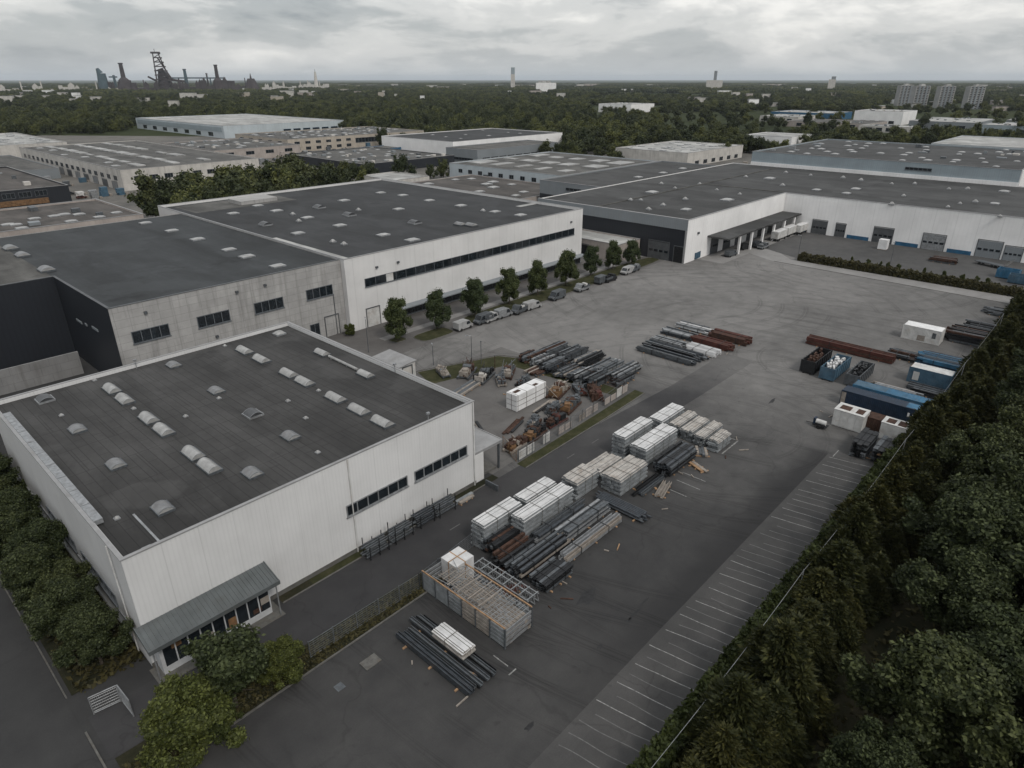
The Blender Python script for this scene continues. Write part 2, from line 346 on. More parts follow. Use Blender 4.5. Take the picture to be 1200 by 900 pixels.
# ------------------------------------------------------------------ mesh builder and object helpers
ORG = {}
class MB:
    def __init__(s): s.v, s.f, s.mi = [], [], []
    def face(s, pts, m=0):
        i = len(s.v); s.v += [tuple(p) for p in pts]; s.f.append(tuple(range(i, i+len(pts)))); s.mi.append(m)
    def box(s, x0, x1, y0, y1, z0, z1, m=0, rz=0., c=None, mtop=None):
        i = len(s.v); P = [(x, y, z) for z in (z0, z1) for (x, y) in ((x0, y0), (x1, y0), (x1, y1), (x0, y1))]
        if rz:
            cx, cy = c or ((x0+x1)/2, (y0+y1)/2); a, b = math.cos(rz), math.sin(rz)
            P = [(cx+(x-cx)*a-(y-cy)*b, cy+(x-cx)*b+(y-cy)*a, z) for x, y, z in P]
        s.v += P
        for n, q in enumerate(((3, 2, 1, 0), (4, 5, 6, 7), (0, 1, 5, 4), (1, 2, 6, 5), (2, 3, 7, 6), (3, 0, 4, 7))):
            s.f.append(tuple(i+j for j in q)); s.mi.append(mtop if (n == 1 and mtop is not None) else m)
        return s
    def ring(s, x0, x1, y0, y1, z0, z1, t, m=0):
        o = ((x0, y0), (x1, y0), (x1, y1), (x0, y1)); n = ((x0+t, y0+t), (x1-t, y0+t), (x1-t, y1-t), (x0+t, y1-t))
        for a in range(4):
            b = (a+1) % 4
            s.face([(*o[a], z0), (*o[b], z0), (*o[b], z1), (*o[a], z1)], m)
            s.face([(*n[b], z0), (*n[a], z0), (*n[a], z1), (*n[b], z1)], m)
            s.face([(*o[a], z1), (*o[b], z1), (*n[b], z1), (*n[a], z1)], m)
        return s
    def tube(s, p, q, r, r2=None, n=6, m=0, cap=True):
        r2 = r if r2 is None else r2
        p, q = np.array(p, float), np.array(q, float); d = q-p; ln = np.linalg.norm(d)
        if ln < 1e-6: return s
        d /= ln; a = np.array((0, 0, 1.)) if abs(d[2]) < .9 else np.array((1., 0, 0))
        u = np.cross(d, a); u /= np.linalg.norm(u); w = np.cross(d, u); i = len(s.v)
        for c, rr in ((p, r), (q, r2)):
            for j in range(n):
                t = 2*math.pi*j/n; s.v.append(tuple(c+rr*(math.cos(t)*u+math.sin(t)*w)))
        for j in range(n):
            s.f.append((i+j, i+n+j, i+n+(j+1) % n, i+(j+1) % n)); s.mi.append(m)
        if cap:
            s.f.append(tuple(i+j for j in range(n))); s.mi.append(m)
            s.f.append(tuple(i+n+j for j in reversed(range(n)))); s.mi.append(m)
        return s
    def prism(s, poly, z0, z1, m=0):
        n = len(poly)
        s.face([(*p, z1) for p in poly], m); s.face([(*p, z0) for p in reversed(poly)], m)
        for a in range(n):
            b = (a+1) % n; s.face([(*poly[a], z0), (*poly[b], z0), (*poly[b], z1), (*poly[a], z1)], m)
        return s
    def build(s, name, mats, parent=None, loc=None):
        me = bpy.data.meshes.new(name); o3 = ORG.get(parent.name, (0, 0, 0)) if parent else (loc or (0, 0, 0))
        me.from_pydata([(x-o3[0], y-o3[1], z-o3[2]) for x, y, z in s.v], [], s.f)
        for m in (mats if isinstance(mats, (list, tuple)) else [mats]): me.materials.append(MT[m] if isinstance(m, str) else m)
        me.polygons.foreach_set('material_index', s.mi); me.update()
        o = bpy.data.objects.new(name, me); C.objects.link(o)
        if parent: o.parent = parent
        else: o.location = o3
        ORG[o.name] = o3
        return o
def tag(o, label=None, cat=None, group=None, kind=None):
    if label: o['label'] = label
    if cat: o['category'] = cat
    if group: o['group'] = group
    if kind: o['kind'] = kind
    return o
def thing(name, label, cat, loc=(0, 0, 0), group=None, rz=0.):
    o = bpy.data.objects.new(name, None); C.objects.link(o); o.location = loc; o.rotation_euler = (0, 0, rz)
    o.empty_display_size = .5
    ORG[o.name] = tuple(loc) if not rz else (0, 0, 0)
    return tag(o, label, cat, group)
def local(o): ORG[o.name] = (0, 0, 0); return o      # its parts are authored round the origin
def dup(o, loc=None, rz=None, label=None, parent=None, scale=None):
    c = o.copy(); C.objects.link(c)
    if parent: c.parent = parent
    for ch in o.children: dup(ch, parent=c)
    if loc is not None: c.location = loc
    if rz is not None: c.rotation_euler = (0, 0, rz)
    if scale is not None: c.scale = scale if isinstance(scale, tuple) else (scale,)*3
    if label: c['label'] = label
    return c
def sheet(name, poly, mat, z, kind='structure'):
    b = MB(); b.face([(x, y, z) for x, y in poly]); return tag(b.build(name, mat), kind=kind)
def rect(x0, x1, y0, y1): return [(x0, y0), (x1, y0), (x1, y1), (x0, y1)]

def mapper(side, p):
    return {'S': lambda u, d, z: (u, p-d, z), 'N': lambda u, d, z: (u, p+d, z),
            'W': lambda u, d, z: (p-d, u, z), 'E': lambda u, d, z: (p+d, u, z)}[side]
def wbox(b, side, p, u0, u1, d0, d1, z0, z1, m=0):
    f = mapper(side, p); a = f(u0, d0, z0); c = f(u1, d1, z1)
    b.box(min(a[0], c[0]), max(a[0], c[0]), min(a[1], c[1]), max(a[1], c[1]), z0, z1, m)
def window(parent, side, p, u0, u1, z0, z1, n=1, fr=.1, mat='frame', gmat='glass', sill=True, name='window'):
    b = MB(); d = .09
    wbox(b, side, p, u0, u1, 0, d, z0, z0+fr); wbox(b, side, p, u0, u1, 0, d, z1-fr, z1)
    wbox(b, side, p, u0, u0+fr, 0, d, z0+fr, z1-fr); wbox(b, side, p, u1-fr, u1, 0, d, z0+fr, z1-fr)
    for i in range(1, n):
        u = u0+(u1-u0)*i/n; wbox(b, side, p, u-fr/2, u+fr/2, 0, d, z0+fr, z1-fr)
    if sill: wbox(b, side, p, u0-.1, u1+.1, 0, .2, z0-.1, z0-.003)
    w = b.build(name, mat, parent)
    g = MB(); wbox(g, side, p, u0+fr, u1-fr, .0, .03, z0+fr, z1-fr); g.build('glass', gmat, w)
    return w
def door(parent, side, p, u0, u1, z1, mat='frame', slat=True, pane=True, name='door', z0=.02):
    b = MB(); wbox(b, side, p, u0, u1, 0, .05, z0, z1)
    if slat:
        nn = max(3, int((z1-z0)/.6))
        for i in range(1, nn): wbox(b, side, p, u0+.05, u1-.05, .05, .075, z0+(z1-z0)*i/nn-.03, z0+(z1-z0)*i/nn+.03)
    o = b.build(name, mat, parent)
    fm = MB(); wbox(fm, side, p, u0-.18, u0-.003, 0, .14, z0, z1+.18); wbox(fm, side, p, u1+.003, u1+.18, 0, .14, z0, z1+.18)
    wbox(fm, side, p, u0-.18, u1+.18, 0, .141, z1+.18, z1+.36); fm.build('frame', 'cope_dark', o)
    if pane:
        g = MB(); n = 4; w = (u1-u0)/n
        for i in range(n): wbox(g, side, p, u0+w*(i+.15), u0+w*(i+.85), .05, .1, z0+(z1-z0)*.42, z0+(z1-z0)*.55)
        g.build('glass', 'glass', o)
    return o
def building(name, label, x0, x1, y0, y1, h, wall, roof, cat='warehouse', par=.5, cope='coping', t=.35, group=None):
    th = thing(name, label, cat, ((x0+x1)/2, (y0+y1)/2, 0), group)
    MB().ring(x0, x1, y0, y1, -.05, h, t).build('wall', wall, th)
    rf = MB(); rf.box(x0+t-.02, x1-t+.02, y0+t-.02, y1-t+.02, h-par-.3, h-par); rf = rf.build('roof', roof, th)
    MB().ring(x0-.08, x1+.08, y0-.08, y1+.08, h+.002, h+.11, t+.02).build('coping', cope, rf)
    return th, rf
def dome_mesh(w, l, hgt, mats, barrel=True, kerb=.3):
    b = MB(); b.ring(-w/2-.12, w/2+.12, -l/2-.12, l/2+.12, 0, kerb, .14, 1)
    n = 8; pr = [(-w/2+w*i/n, kerb+hgt*math.sin(math.pi*i/n)**.8) for i in range(n+1)]
    if barrel:
        for (a, za), (c, zc) in zip(pr, pr[1:]): b.face([(a, -l/2, za), (c, -l/2, zc), (c, l/2, zc), (a, l/2, za)], 0)
        e_ = 2 if len(mats) > 2 else 0
        b.face([(x, -l/2, z) for x, z in reversed(pr)], e_); b.face([(x, l/2, z) for x, z in pr], e_)
        for y in (-l/2+.06, l/2-.06):
            for (a, za), (c, zc) in zip(pr, pr[1:]): b.face([(a, y-.04, za+.02), (c, y-.04, zc+.02), (c, y+.04, zc+.02), (a, y+.04, za+.02)], 1)
    else:
        m = 8
        def q(i, j):
            u, v = i/m, j/m; return (-w/2+w*u, -l/2+l*v, kerb+hgt*(math.sin(math.pi*u)*math.sin(math.pi*v))**.5)
        for i in range(m):
            for j in range(m): b.face([q(i, j), q(i+1, j), q(i+1, j+1), q(i, j+1)], 0)
    o = b.build('skylight', mats); me = o.data; bpy.data.objects.remove(o)
    return me
SKY = {'barrel': dome_mesh(1.6, 3.4, .55, ['dome', 'galvd']), 'domeg': dome_mesh(1.9, 2.5, .42, ['domeg', 'galvd', 'dome']),
       'dome': dome_mesh(1.9, 1.9, .5, ['dome', 'galv'], False), 'dark': dome_mesh(2.2, 2.4, .5, ['domed', 'galv']),
       'small': dome_mesh(.8, .8, .4, ['dome', 'galv'], False, .25), 'wide': dome_mesh(2.5, 1.9, .22, ['dome', 'galv'], False, .28)}
def skylight(roof, kind, x, y, z, rz=0., s=1.):
    o = bpy.data.objects.new('vent' if kind == 'small' else 'skylight', SKY[kind]); C.objects.link(o); o.parent = roof
    g = ORG[roof.name]; o.location = (x-g[0], y-g[1], z-g[2]); o.rotation_euler = (0, 0, rz); o.scale = (s, s, s); return o
def px_skylights(roof, z, pts, kind='dome', s=1., lim=None):
    for p in pts:
        q = at(p[0], p[1], z+.4); skylight(roof, p[2] if len(p) > 2 else kind, q[0], q[1], z, 0, s*R.uniform(.92, 1.06))

# ------------------------------------------------------------------ the ground, yards and roads
def far_ground():
    g = NG('far_country', .95, 0, .05); p = g.pos()
    a = g.noise(p, .0011, 7, .62); b = g.noise(p, .02, 6, .65); c2 = g.noise(g.map(p, loc=(900, 70, 0)), .003, 5, .6)
    c = g.ramp(g.math('ADD', g.math('MULTIPLY', a, .6), g.math('MULTIPLY', b, .4)), (.38, (.020, .027, .014)), (.52, (.034, .042, .019)), (.66, (.044, .047, .027)))
    c = g.mix(c, (.16, .14, .11), g.ramp(c2, (.66, 0.), (.7, .6)))
    return g.done(c)
MT['country'] = far_ground()
sheet('ground', rect(-60000, 60000, -60000, 60000), 'country', -.02)
sheet('estate_ground', [(-60, 190), (-60, 900), (130, 900), (330, 640), (430, 560), (560, 300), (680, 150), (680, -40), (170, -40), (170, 190)], 'estate', -.012)
sheet('court', rect(50, 182, 97, 122), 'court', -.006)
sheet('base_ground', rect(-60, 262, -45, 150), 'side', -.016)
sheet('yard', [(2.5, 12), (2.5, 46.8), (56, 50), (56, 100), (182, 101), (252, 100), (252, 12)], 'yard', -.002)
sheet('parking_strip', rect(26, 93.6, 13, 23.1), 'park', .008)
sheet('verge', [(4.8, 44.2), (37, 44.4), (37, 47.2), (4.8, 48.2)], 'dirt', .010)
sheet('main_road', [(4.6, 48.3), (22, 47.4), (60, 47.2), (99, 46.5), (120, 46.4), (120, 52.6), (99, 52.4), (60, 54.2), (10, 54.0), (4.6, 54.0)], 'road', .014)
sheet('side_road', rect(-60, 3.9, -30, 200), 'side', .012)
sheet('conifer_bank', [(8, -40), (8, 15.8), (94, 15.8), (205, 13), (260, 13), (260, -40)], 'dirt', .018)
sheet('front_bed', rect(4.4, 10.6, 57.5, 130), 'dirt', .009)
sheet('wall_verge', rect(23.2, 56, 54.2, 55.4), 'dirt', .011)
sheet('grass_patch', [(27, 54.35), (38, 54.35), (38, 55.3), (27, 55.3)], 'grass', .016)
sheet('compound_floor', [(56, 55.4), (92, 57.6), (92, 88), (56, 88)], 'court', .004)
sheet('compound_verge', [(60.4, 53.2), (80.5, 53.7), (93, 54.3), (93, 56.2), (80.5, 55.6), (60.4, 54.8)], 'grass', .016)
sheet('compound_lawn', [(70, 84.5), (86, 80.5), (88.5, 58), (91.3, 58), (91, 79), (88, 85), (72, 90.5)], 'grass', .012)
sheet('hedge_lane', [(197, 14), (204.6, 14), (204.6, 73), (214, 82), (214, 90), (206, 90), (199, 76)], 'pale', .006)
sheet('dock_apron', rect(186, 246, 86, 94.8), 'pale', .009)
sheet('depot_yard', [(207.5, 14), (247.9, 14), (247.9, 86), (214, 86), (207.5, 72)], 'depot', .012)
for i, (x0, x1, y0, y1) in enumerate(((83, 92, 101.3, 106.2), (95, 179, 101.3, 107.6), (78.6, 81.8, 105.4, 108.2), (68, 71, 96.5, 101))):
    n = 16; cx, cy, hx, hy = (x0+x1)/2, (y0+y1)/2, (x1-x0)/2, (y1-y0)/2
    poly = [(cx+hx*math.copysign(abs(math.cos(2*math.pi*j/n))**.5, math.cos(2*math.pi*j/n)), cy+hy*math.copysign(abs(math.sin(2*math.pi*j/n))**.5, math.sin(2*math.pi*j/n))) for j in range(n)]
    sheet('grass_island', poly, 'grass', .010+.001*i)
    b = MB()
    for j in range(n):
        p, q = poly[j], poly[(j+1) % n]; b.tube((*p, .05), (*q, .05), .09, n=4)
    tag(b.build('kerb', 'kerb'), kind='structure')
sheet('footpath', rect(78, 178, 108.4, 110.4), 'pale', .006)
def kerb(pts, h=.12, w=.16):
    b = MB()
    for p, q in zip(pts, pts[1:]):
        L = math.hypot(q[0]-p[0], q[1]-p[1]); a = math.atan2(q[1]-p[1], q[0]-p[0]); n = max(1, int(L/2))
        for i in range(n):
            t = (i+.5)/n; cx, cy = p[0]+(q[0]-p[0])*t, p[1]+(q[1]-p[1])*t
            b.box(cx-L/n/2+.01, cx+L/n/2-.01, cy-w/2, cy+w/2, -.03, h, 0, a, (cx, cy))
    return tag(b.build('kerb', 'kerb'), kind='structure')
kerb([(23.2, 54.1), (54.5, 54.3)]); kerb([(4.8, 44.1), (36.8, 44.3)]); kerb([(60.4, 53.1), (80.5, 53.6), (93, 54.2)])
kerb([(4.0, 41), (4.0, 52.5)]); kerb([(4.0, 57.5), (4.0, 130)], .05, .12); kerb([(70, 91), (72.5, 90.8), (88.4, 85.2), (91.5, 79), (92.6, 58)])
kerb([(197.2, 14), (199.2, 76)], .1)
# painted bay lines, one sheet of worn paint each side of the aisle
b = MB(); bf = MB()
for i, x in enumerate(np.arange(30.2, 93, 1.42)):
    q = b if (i % 2 == 0 and x > 35.5 and R.random() > .2) else bf
    w = .046 if q is b else .045; y1 = 22.9-R.random()*.5-(1.2 if q is bf else 0)*R.random(); y0 = 15.9; sk = .17+R.uniform(-.03, .03); n = 12
    x += R.uniform(-.1, .1); wob = R.uniform(0, 6)
    for j in range(n):
        ya, yb = y1+(y0-y1)*j/n, y1+(y0-y1)*(j+1)/n; f = lambda y: x+(y1-y)*sk*1.05+(.07*math.sin(wob+y*1.1) if q is bf else .015*math.sin(wob+y*2))
        q.face([(f(ya)-w, ya, .0125), (f(yb)-w, yb, .0125), (f(yb)+w, yb, .0125), (f(ya)+w, ya, .0125)])
tag(bf.build('worn_bay_markings', 'linef'), kind='structure')
for (x0, x1, y) in ((93.2, 95.6, 22.3), (32.5, 33.5, 30.4)): b.box(x0, x1, y-.07, y+.07, .0125, .0126)
for p, q in (((69.5, 35.2), (69.5, 32.9)), ((72.2, 35.8), (72.2, 32.4)), ((74.5, 36.2), (74.5, 32.8)), ((83, 34.6), (88, 34.5)), ((88.2, 34.5), (88.2, 37.2)), ((33.2, 33.0), (33.2, 31.2))):
    b.box(min(p[0], q[0])-.06, max(p[0], q[0])+.06, min(p[1], q[1])-.06, max(p[1], q[1])+.06, .0125, .0126)
b2_ = MB()
for x in (66.5, 72.5, 43.5): b2_.box(x, x+1.7, 50.4, 50.52, .0165, .0166)
tag(b2_.build('worn_lane_marking', 'linef'), kind='structure')
tag(b.build('bay_markings', 'line'), kind='structure')

# ------------------------------------------------------------------ the near white hall
NX0, NX1, NY0, NY1, NH = 10.6, 52.8, 55.4, 100.5, 12.5
th, rf = building('factory_hall', 'white ribbed hall nearest the camera, barrel skylights on its dark flat roof', NX0, NX1, NY0, NY1, NH, 'clad', 'roofN', 'factory')
zr = NH-.5
for p in ((130, 454), (145, 466), (174, 488), (190, 502), (226, 529), (247, 543), (286, 409), (306, 419), (337, 436), (357, 445), (390, 465), (420, 478), (448, 492)):
    q = at(*p, zr+.5); skylight(rf, 'barrel', 22.85 if p[0] < 260 else 41.7, q[1], zr, 0, .88)
for p, kd in (((90, 501), 'domeg'), ((135, 542), 'domeg'), ((190, 593), 'domeg'), ((203, 426), 'domeg'), ((253, 456), 'domeg'), ((296, 483), 'dark'), ((340, 509), 'domeg'), ((295, 552), 'domeg'), ((52, 466), 'dark'), ((327, 389), 'dome'), ((377, 412), 'barrel'), ((428, 437), 'barrel'),
              ((71, 484), 'small'), ((136, 604), 'small'), ((263, 403), 'small'), ((373, 455), 'small'), ((217, 485), 'small'), ((337, 467), 'small'), ((358, 487), 'small'), ((110, 443), 'small'), ((372, 527), 'small'), ((156, 476), 'small'), ((256, 464), 'small')):
    q = at(*p, zr+.4); skylight(rf, kd, q[0], q[1], zr, 0, .5 if kd == 'small' else .78)
b = MB(); b.tube((49.1, 82.6, zr+.35), (49.0, 75.2, zr+.35), .2, n=8)
for y in (76, 78, 80, 82): b.box(48.95, 49.15, y-.06, y+.06, zr, zr+.16)
b.build('duct', 'dome', rf)
b = MB()
for i in range(9):
    y = 63+3.6*i; b.box(NX0+.30, NX0+1.1, y, y+3.5, NH-.35, NH+.14)
b.build('eaves_panel', 'galv', rf)
b = MB(); b.box(14.0, 14.2, 56.5, 62.5, zr, zr+.06); b.box(12.6, 13.4, 56.2, 56.6, zr, zr+.05); b.build('flashing', 'galv', rf)
for (x, y) in ((28, 99.6), (45.6, 55.9), (52.4, 71)): MB().tube((x, y, zr), (x, y, NH+.8), .05).box(x-.2, x+.2, y-.15, y+.15, NH+.7, NH+.95).build('roof_lamp', 'galv', rf)
for (a, c) in (((405, 592), (477, 558)), ((485, 551), (547, 523))):
    x0, zt = on_y(*a, NY0); x1, zt1 = on_y(*c, NY0); zt = (zt+zt1)/2
    window(th, 'S', NY0, x0, x1, zt-1.5, zt, 6, .13, 'galv')
for y0, y1 in ((62, 72), (74, 84)): window(th, 'W', NX0, y0, y1, 3.4, 4.7, 6)
MB().box(NX0-.12, NX0-.003, 57, 99, 2.6, 3.0).build('cable_tray', 'galv', th)
for x, y in ((NX0-.15, 58.5), (NX1-.3, NY0-.12), (33.5, NY0-.12)): MB().tube((x, y, 0), (x, y, NH), .07).build('downpipe', 'whitep2', th)
MB().box(NX0-.04, NX1+.04, NY0-.06, NY0-.004, 0, .55).build('plinth', 'kerb', th)
# lower end bay and the flat canopy at its side
MB().ring(NX1+.003, NX1+1.7, NY0+.15, NY0+9, 0, 4.3, .2).build('end_bay', 'white', th)
cn = MB(); cn.box(NX1+.01, NX1+5.4, NY0+.4, NY0+10, 4.32, 4.55); cn.box(NX1+.01, NX1+5.45, NY0+.2, NY0+.398, 4.2, 4.62); cn.box(NX1+5.405, NX1+5.55, NY0+.2, NY0+10, 4.2, 4.62)
cn = cn.build('side_canopy', 'coping', th)
for y in (NY0+.5, NY0+9.6): MB().box(NX1+5.0, NX1+5.25, y, y+.25, 0, 4.32).build('post', 'galvd', cn)
MB().box(NX1+1.9, NX1+4.8, NY0+.8, NY0+3.6, 0, .3).box(NX1+1.9, NX1+3.4, NY0+3.8, NY0+8.8, 0, .9).build('loading_step', 'kerb', th)
# glazed entrance porch under a standing seam roof
pr = MB(); x0, x1, yo = 10.1, 22.5, 52.6
zt, zl = 5.15, 4.35
pr.face([(x0, yo, zl), (x1, yo, zl), (x1, NY0-.01, zt), (x0, NY0-.01, zt)], 0); pr.face([(x0, NY0-.01, zt-.2), (x1, NY0-.01, zt-.2), (x1, yo, zl-.2), (x0, yo, zl-.2)], 0)
for i in range(30):
    x = x0+.2+(x1-x0-.4)*i/29
    pr.face([(x-.03, yo, zl+.05), (x+.03, yo, zl+.05), (x+.03, NY0-.02, zt+.05), (x-.03, NY0-.02, zt+.05)], 0)
    for s in (-.03, .03): pr.face([(x+s, yo, zl), (x+s, yo, zl+.05), (x+s, NY0-.02, zt+.05), (x+s, NY0-.02, zt)], 0)
MT['porchroof'] = plain('blue_grey_seam_roof', (.10, .110, .113), .45, .2, .2, .6, .15, obj=False)
porch = pr.build('porch_roof', 'porchroof', th)
g = MB(); g.box(x0-.1, x1+.1, yo-.16, yo-.004, zl-.34, zl+.1); 
for xa, xb in ((x0-.1, x0-.004), (x1+.004, x1+.1)):
    g.face([(xa, yo, zl-.3), (xa, NY0, zt-.3), (xa, NY0, zt+.1), (xa, yo, zl+.1)]); g.face([(xb, yo, zl+.1), (xb, NY0, zt+.1), (xb, NY0, zt-.3), (xb, yo, zl-.3)])
    g.face([(xa, yo, zl+.1), (xa, NY0, zt+.1), (xb, NY0, zt+.1), (xb, yo, zl+.1)])
g.build('gutter', 'porchroof', porch)
sf = MB(); ys = 53.7
sf.box(11.2, 21.8, ys, ys+.2, .0, .75)
for x in np.linspace(11.2, 21.7, 10): sf.box(x, x+.12, ys, ys+.16, .75, 4.1)
sf.box(11.2, 21.8, ys, ys+.16, 4.1, 4.3); sf.box(11.32, 21.7, ys+.01, ys+.15, 2.9, 2.98)
sf.box(11.0, 11.2, ys, NY0-.01, 0, 4.3)
sf = sf.build('shopfront', 'framew', th)
gl = MB(); gl.box(11.3, 21.7, ys+.05, ys+.1, .76, 4.1); gl.build('glass', 'glass', sf)
for i, (x, z) in enumerate(((13.2, 1.0), (15.1, 1.0), (17.4, 1.0), (19.9, 1.0), (20.8, 1.6), (12.1, 2.4))): MB().box(x, x+.9, ys+.006, ys+.047, z, z+.5+.3*(i % 3)).build('display', ('rust', 'woodg', 'orange')[i % 3], sf)
for x in (10.35, 22.2): MB().tube((x, yo+.1, 0), (x, yo+.1, zl-.2), .07, n=8).build('post', 'galv', porch)
MB().box(10.2, 22.6, 52.5, 55.3, .017, .06).build('porch_floor', 'kerb', th)

# ------------------------------------------------------------------ the concrete works behind it
GX0, GX1, GY0, GH = 31.5, 76.2, 119.2, 15.8
th = thing('concrete_works', 'grey concrete works building with four dark windows and a dark blue black side wall', 'factory', (52, 150, 0))
poly = [(GX0, GY0), (GX1-.1, GY0), (GX1-.1, 197), (-60, 197), (-60, 148), (GX0, 148)]
b = MB(); cnt = [0, 0, 0, 0, 1, 2]
for i, (p, q) in enumerate(zip(poly, poly[1:]+poly[:1])):
    m = 2 if i in (4, 5) else 0; b.face([(*p, 0), (*q, 0), (*q, GH), (*p, GH)], m)
b.build('wall', ['conc', 'conc', 'darkclad'], th)
b = MB(); b.prism([(p[0], p[1]) for p in ((GX0+.2, GY0+.2), (GX1-.2, GY0+.2), (GX1-.2, 196.8), (GX0+.0, 196.8), (GX0+.0, 148), (GX0+.2, 148))], GH-.5, GH-.15)
rf = b.build('roof', 'roofG', th)
b = MB(); b.prism([(-60, 148.2), (GX0-.02, 148.2), (GX0-.02, 196.8), (-60, 196.8)], GH-.5, GH-.1); rl = b.build('roof', 'roofL', th)
b = MB()
b.box(GX0-.1, GX1-.3, GY0-.1, GY0+.35, GH+.002, GH+.08); b.box(GX0-.1, GX0+.35, GY0+.352, 147.9, GH+.002, GH+.12); b.box(-60, GX0+.35, 147.95, 148.4, GH+.002, GH+.12)
b.build('coping', 'cope_dark', rf)
px_skylights(rf, GH-.15, ((201, 269), (231, 279), (268, 291), (289, 299), (325, 310), (170, 260)), 'wide')
px_skylights(rl, GH-.1, ((12, 290), (26, 298), (54, 315)), 'domeg', 1.25)
for (u0, u1, v) in (((153, 389), (197, 379), 405), ((230, 372), (268, 362), 388), ((297, 356), (331, 347), 371), ((358, 340), (389, 333), 355)):
    xa, za = on_y(*u0, GY0); xb, zb = on_y(*u1, GY0); zt = (za+zb)/2
    window(th, 'S', GY0, xa, xb, zt-2.2, zt, 4, .12)
xa, za = on_y(363, 381, GY0); window(th, 'S', GY0, xa, xa+2.2, 1.0, za, 2)
xa, za = on_y(381, 375, GY0); door(th, 'S', GY0, xa, xa+3.2, 4.2, 'conc', True, False)
b = MB()
for p in ((170, 366), (310, 334), (277, 342), (254, 394)):
    x, z = on_y(*p, GY0); b.box(x-.25, x+.25, GY0-.4, GY0-.003, z-.2, z+.2)
x, z = on_y(400, 378, GY0); b.tube((GX1-2.6, GY0-.1, 0), (GX1-2.6, GY0-.1, 9), .09); b.build('wall_lamp', 'galvd', th)
MB().box(14.2, 14.7, 147.7, 147.99, 2, 13.5).build('downpipe', 'black', th)
b = MB()
for z, ya, yb in ((9.6, 128, 131), (9.2, 134, 135), (8.9, 137, 140)): b.box(GX0-.12, GX0-.003, ya, yb, z, z+.45)
b.build('sign_plate', 'greyclad', th)
tag(MB().box(-60, 29.3, 136, 136.4, 0, 4.4).build('retaining_wall', 'concB', loc=(0, 136, 0)), 'stained concrete wall between the near hall and the dark wall', 'wall')

# ------------------------------------------------------------------ the long white factory with a window band
WX0, WX1, WY0, WY1, WH = 76.2, 158, 117.8, 213, 16.0
th, rf = building('white_factory', 'long white factory with a dark window band and street trees along its front', WX0, WX1, WY0, WY1, WH, 'white', 'roofW', 'factory', .6)
px_skylights(rf, WH-.6, ((273, 249), (302, 240), (324, 246), (349, 272), (360, 254), (403, 234), (398, 263), (446, 225), (472, 228), (503, 234), (540, 240), (580, 247), (610, 251), (467, 244), (449, 274), (483, 280), (486, 260, 'dark'), (311, 262, 'dark'), (374, 242, 'dark'), (409, 251, 'dark'), (539, 262, 'domeg'), (552, 263, 'domeg')), 'wide', 1.1)
px_skylights(rf, WH-.6, ((343, 250), (390, 282), (403, 285), (566, 246), (420, 245), (350, 258)), 'small', 1.2)
b = MB(); zz = WH-.6
b.box(80, 112, 196, 211, zz, zz+.03); b.build('patch', 'roofL', rf)
MB().box(95, 107, 199, 207, zz, zz+1.1).build('plant_room', 'conc', rf)
MB().box(76.8, 79, 118.6, 150, zz, zz+.05).box(150, 157.4, 135, 137, zz, zz+.06).build('flashing', 'roofP', rf)
x0, z0 = on_y(427, 327, WY0); x1, z1 = on_y(673, 267, WY0); zt = (z0+z1)/2
window(th, 'S', WY0, x0, x1, zt-1.9, zt, 26, .1)
xa, _ = on_y(452, 320, WY0); MB().box(xa, xa+1.9, WY0-.12, WY0-.095, zt-1.8, zt-.1).build('blank_panel', 'whitep2', th)
x0, z0 = on_y(455, 362, WY0); x1, z1 = on_y(681, 296, WY0)
zc = z0
c = MB(); c.box(x0, x1, WY0-2.4, WY0-.003, zc-.25, zc); c.build('canopy', 'greyclad', th)
window(th, 'S', WY0, x0+.4, x1-.3, zc-2.6, zc-.35, 30, .12)
door(th, 'S', WY0, *(on_y(p, 380, WY0)[0] for p in (431, 446)), 4.0, 'whitep2', True, False)
b = MB()
for p in ((441, 313), (669, 260), (466, 307)):
    x, z = on_y(*p, WY0); b.box(x-.3, x+.3, WY0-.35, WY0-.003, z-.2, z+.2)
b.build('wall_lamp', 'galvd', th)

# small white hut beside the hall
hut = thing('hut', 'small white hut with a sloping pale roof behind the near hall', 'hut', (70, 90.5, 0))
b = MB(); x0, x1, y0, y1 = 66.6, 70.3, 89, 96.5
b.prism([(x0, y0), (x1, y0), (x1, y1), (x0, y1)], 0, 3.1); b.build('wall', 'whitep2', hut)
b = MB(); b.face([(x0-.2, y0-.2, 3.12), (x1+.2, y0-.2, 3.45), (x1+.2, y1+.2, 3.45), (x0-.2, y1+.2, 3.12)]); b.face([(x0-.2, y1+.2, 3.0), (x1+.2, y1+.2, 3.3), (x1+.2, y0-.2, 3.3), (x0-.2, y0-.2, 3.0)])
for p, q in zip(b.v[:4], b.v[1:4]+b.v[:1]): b.face([p, (p[0], p[1], p[2]-.14), (q[0], q[1], q[2]-.14), q])
b.build('roof', 'coping', hut); door(hut, 'S', y0, 67.4, 69.4, 2.5, 'offwhite', False, False)

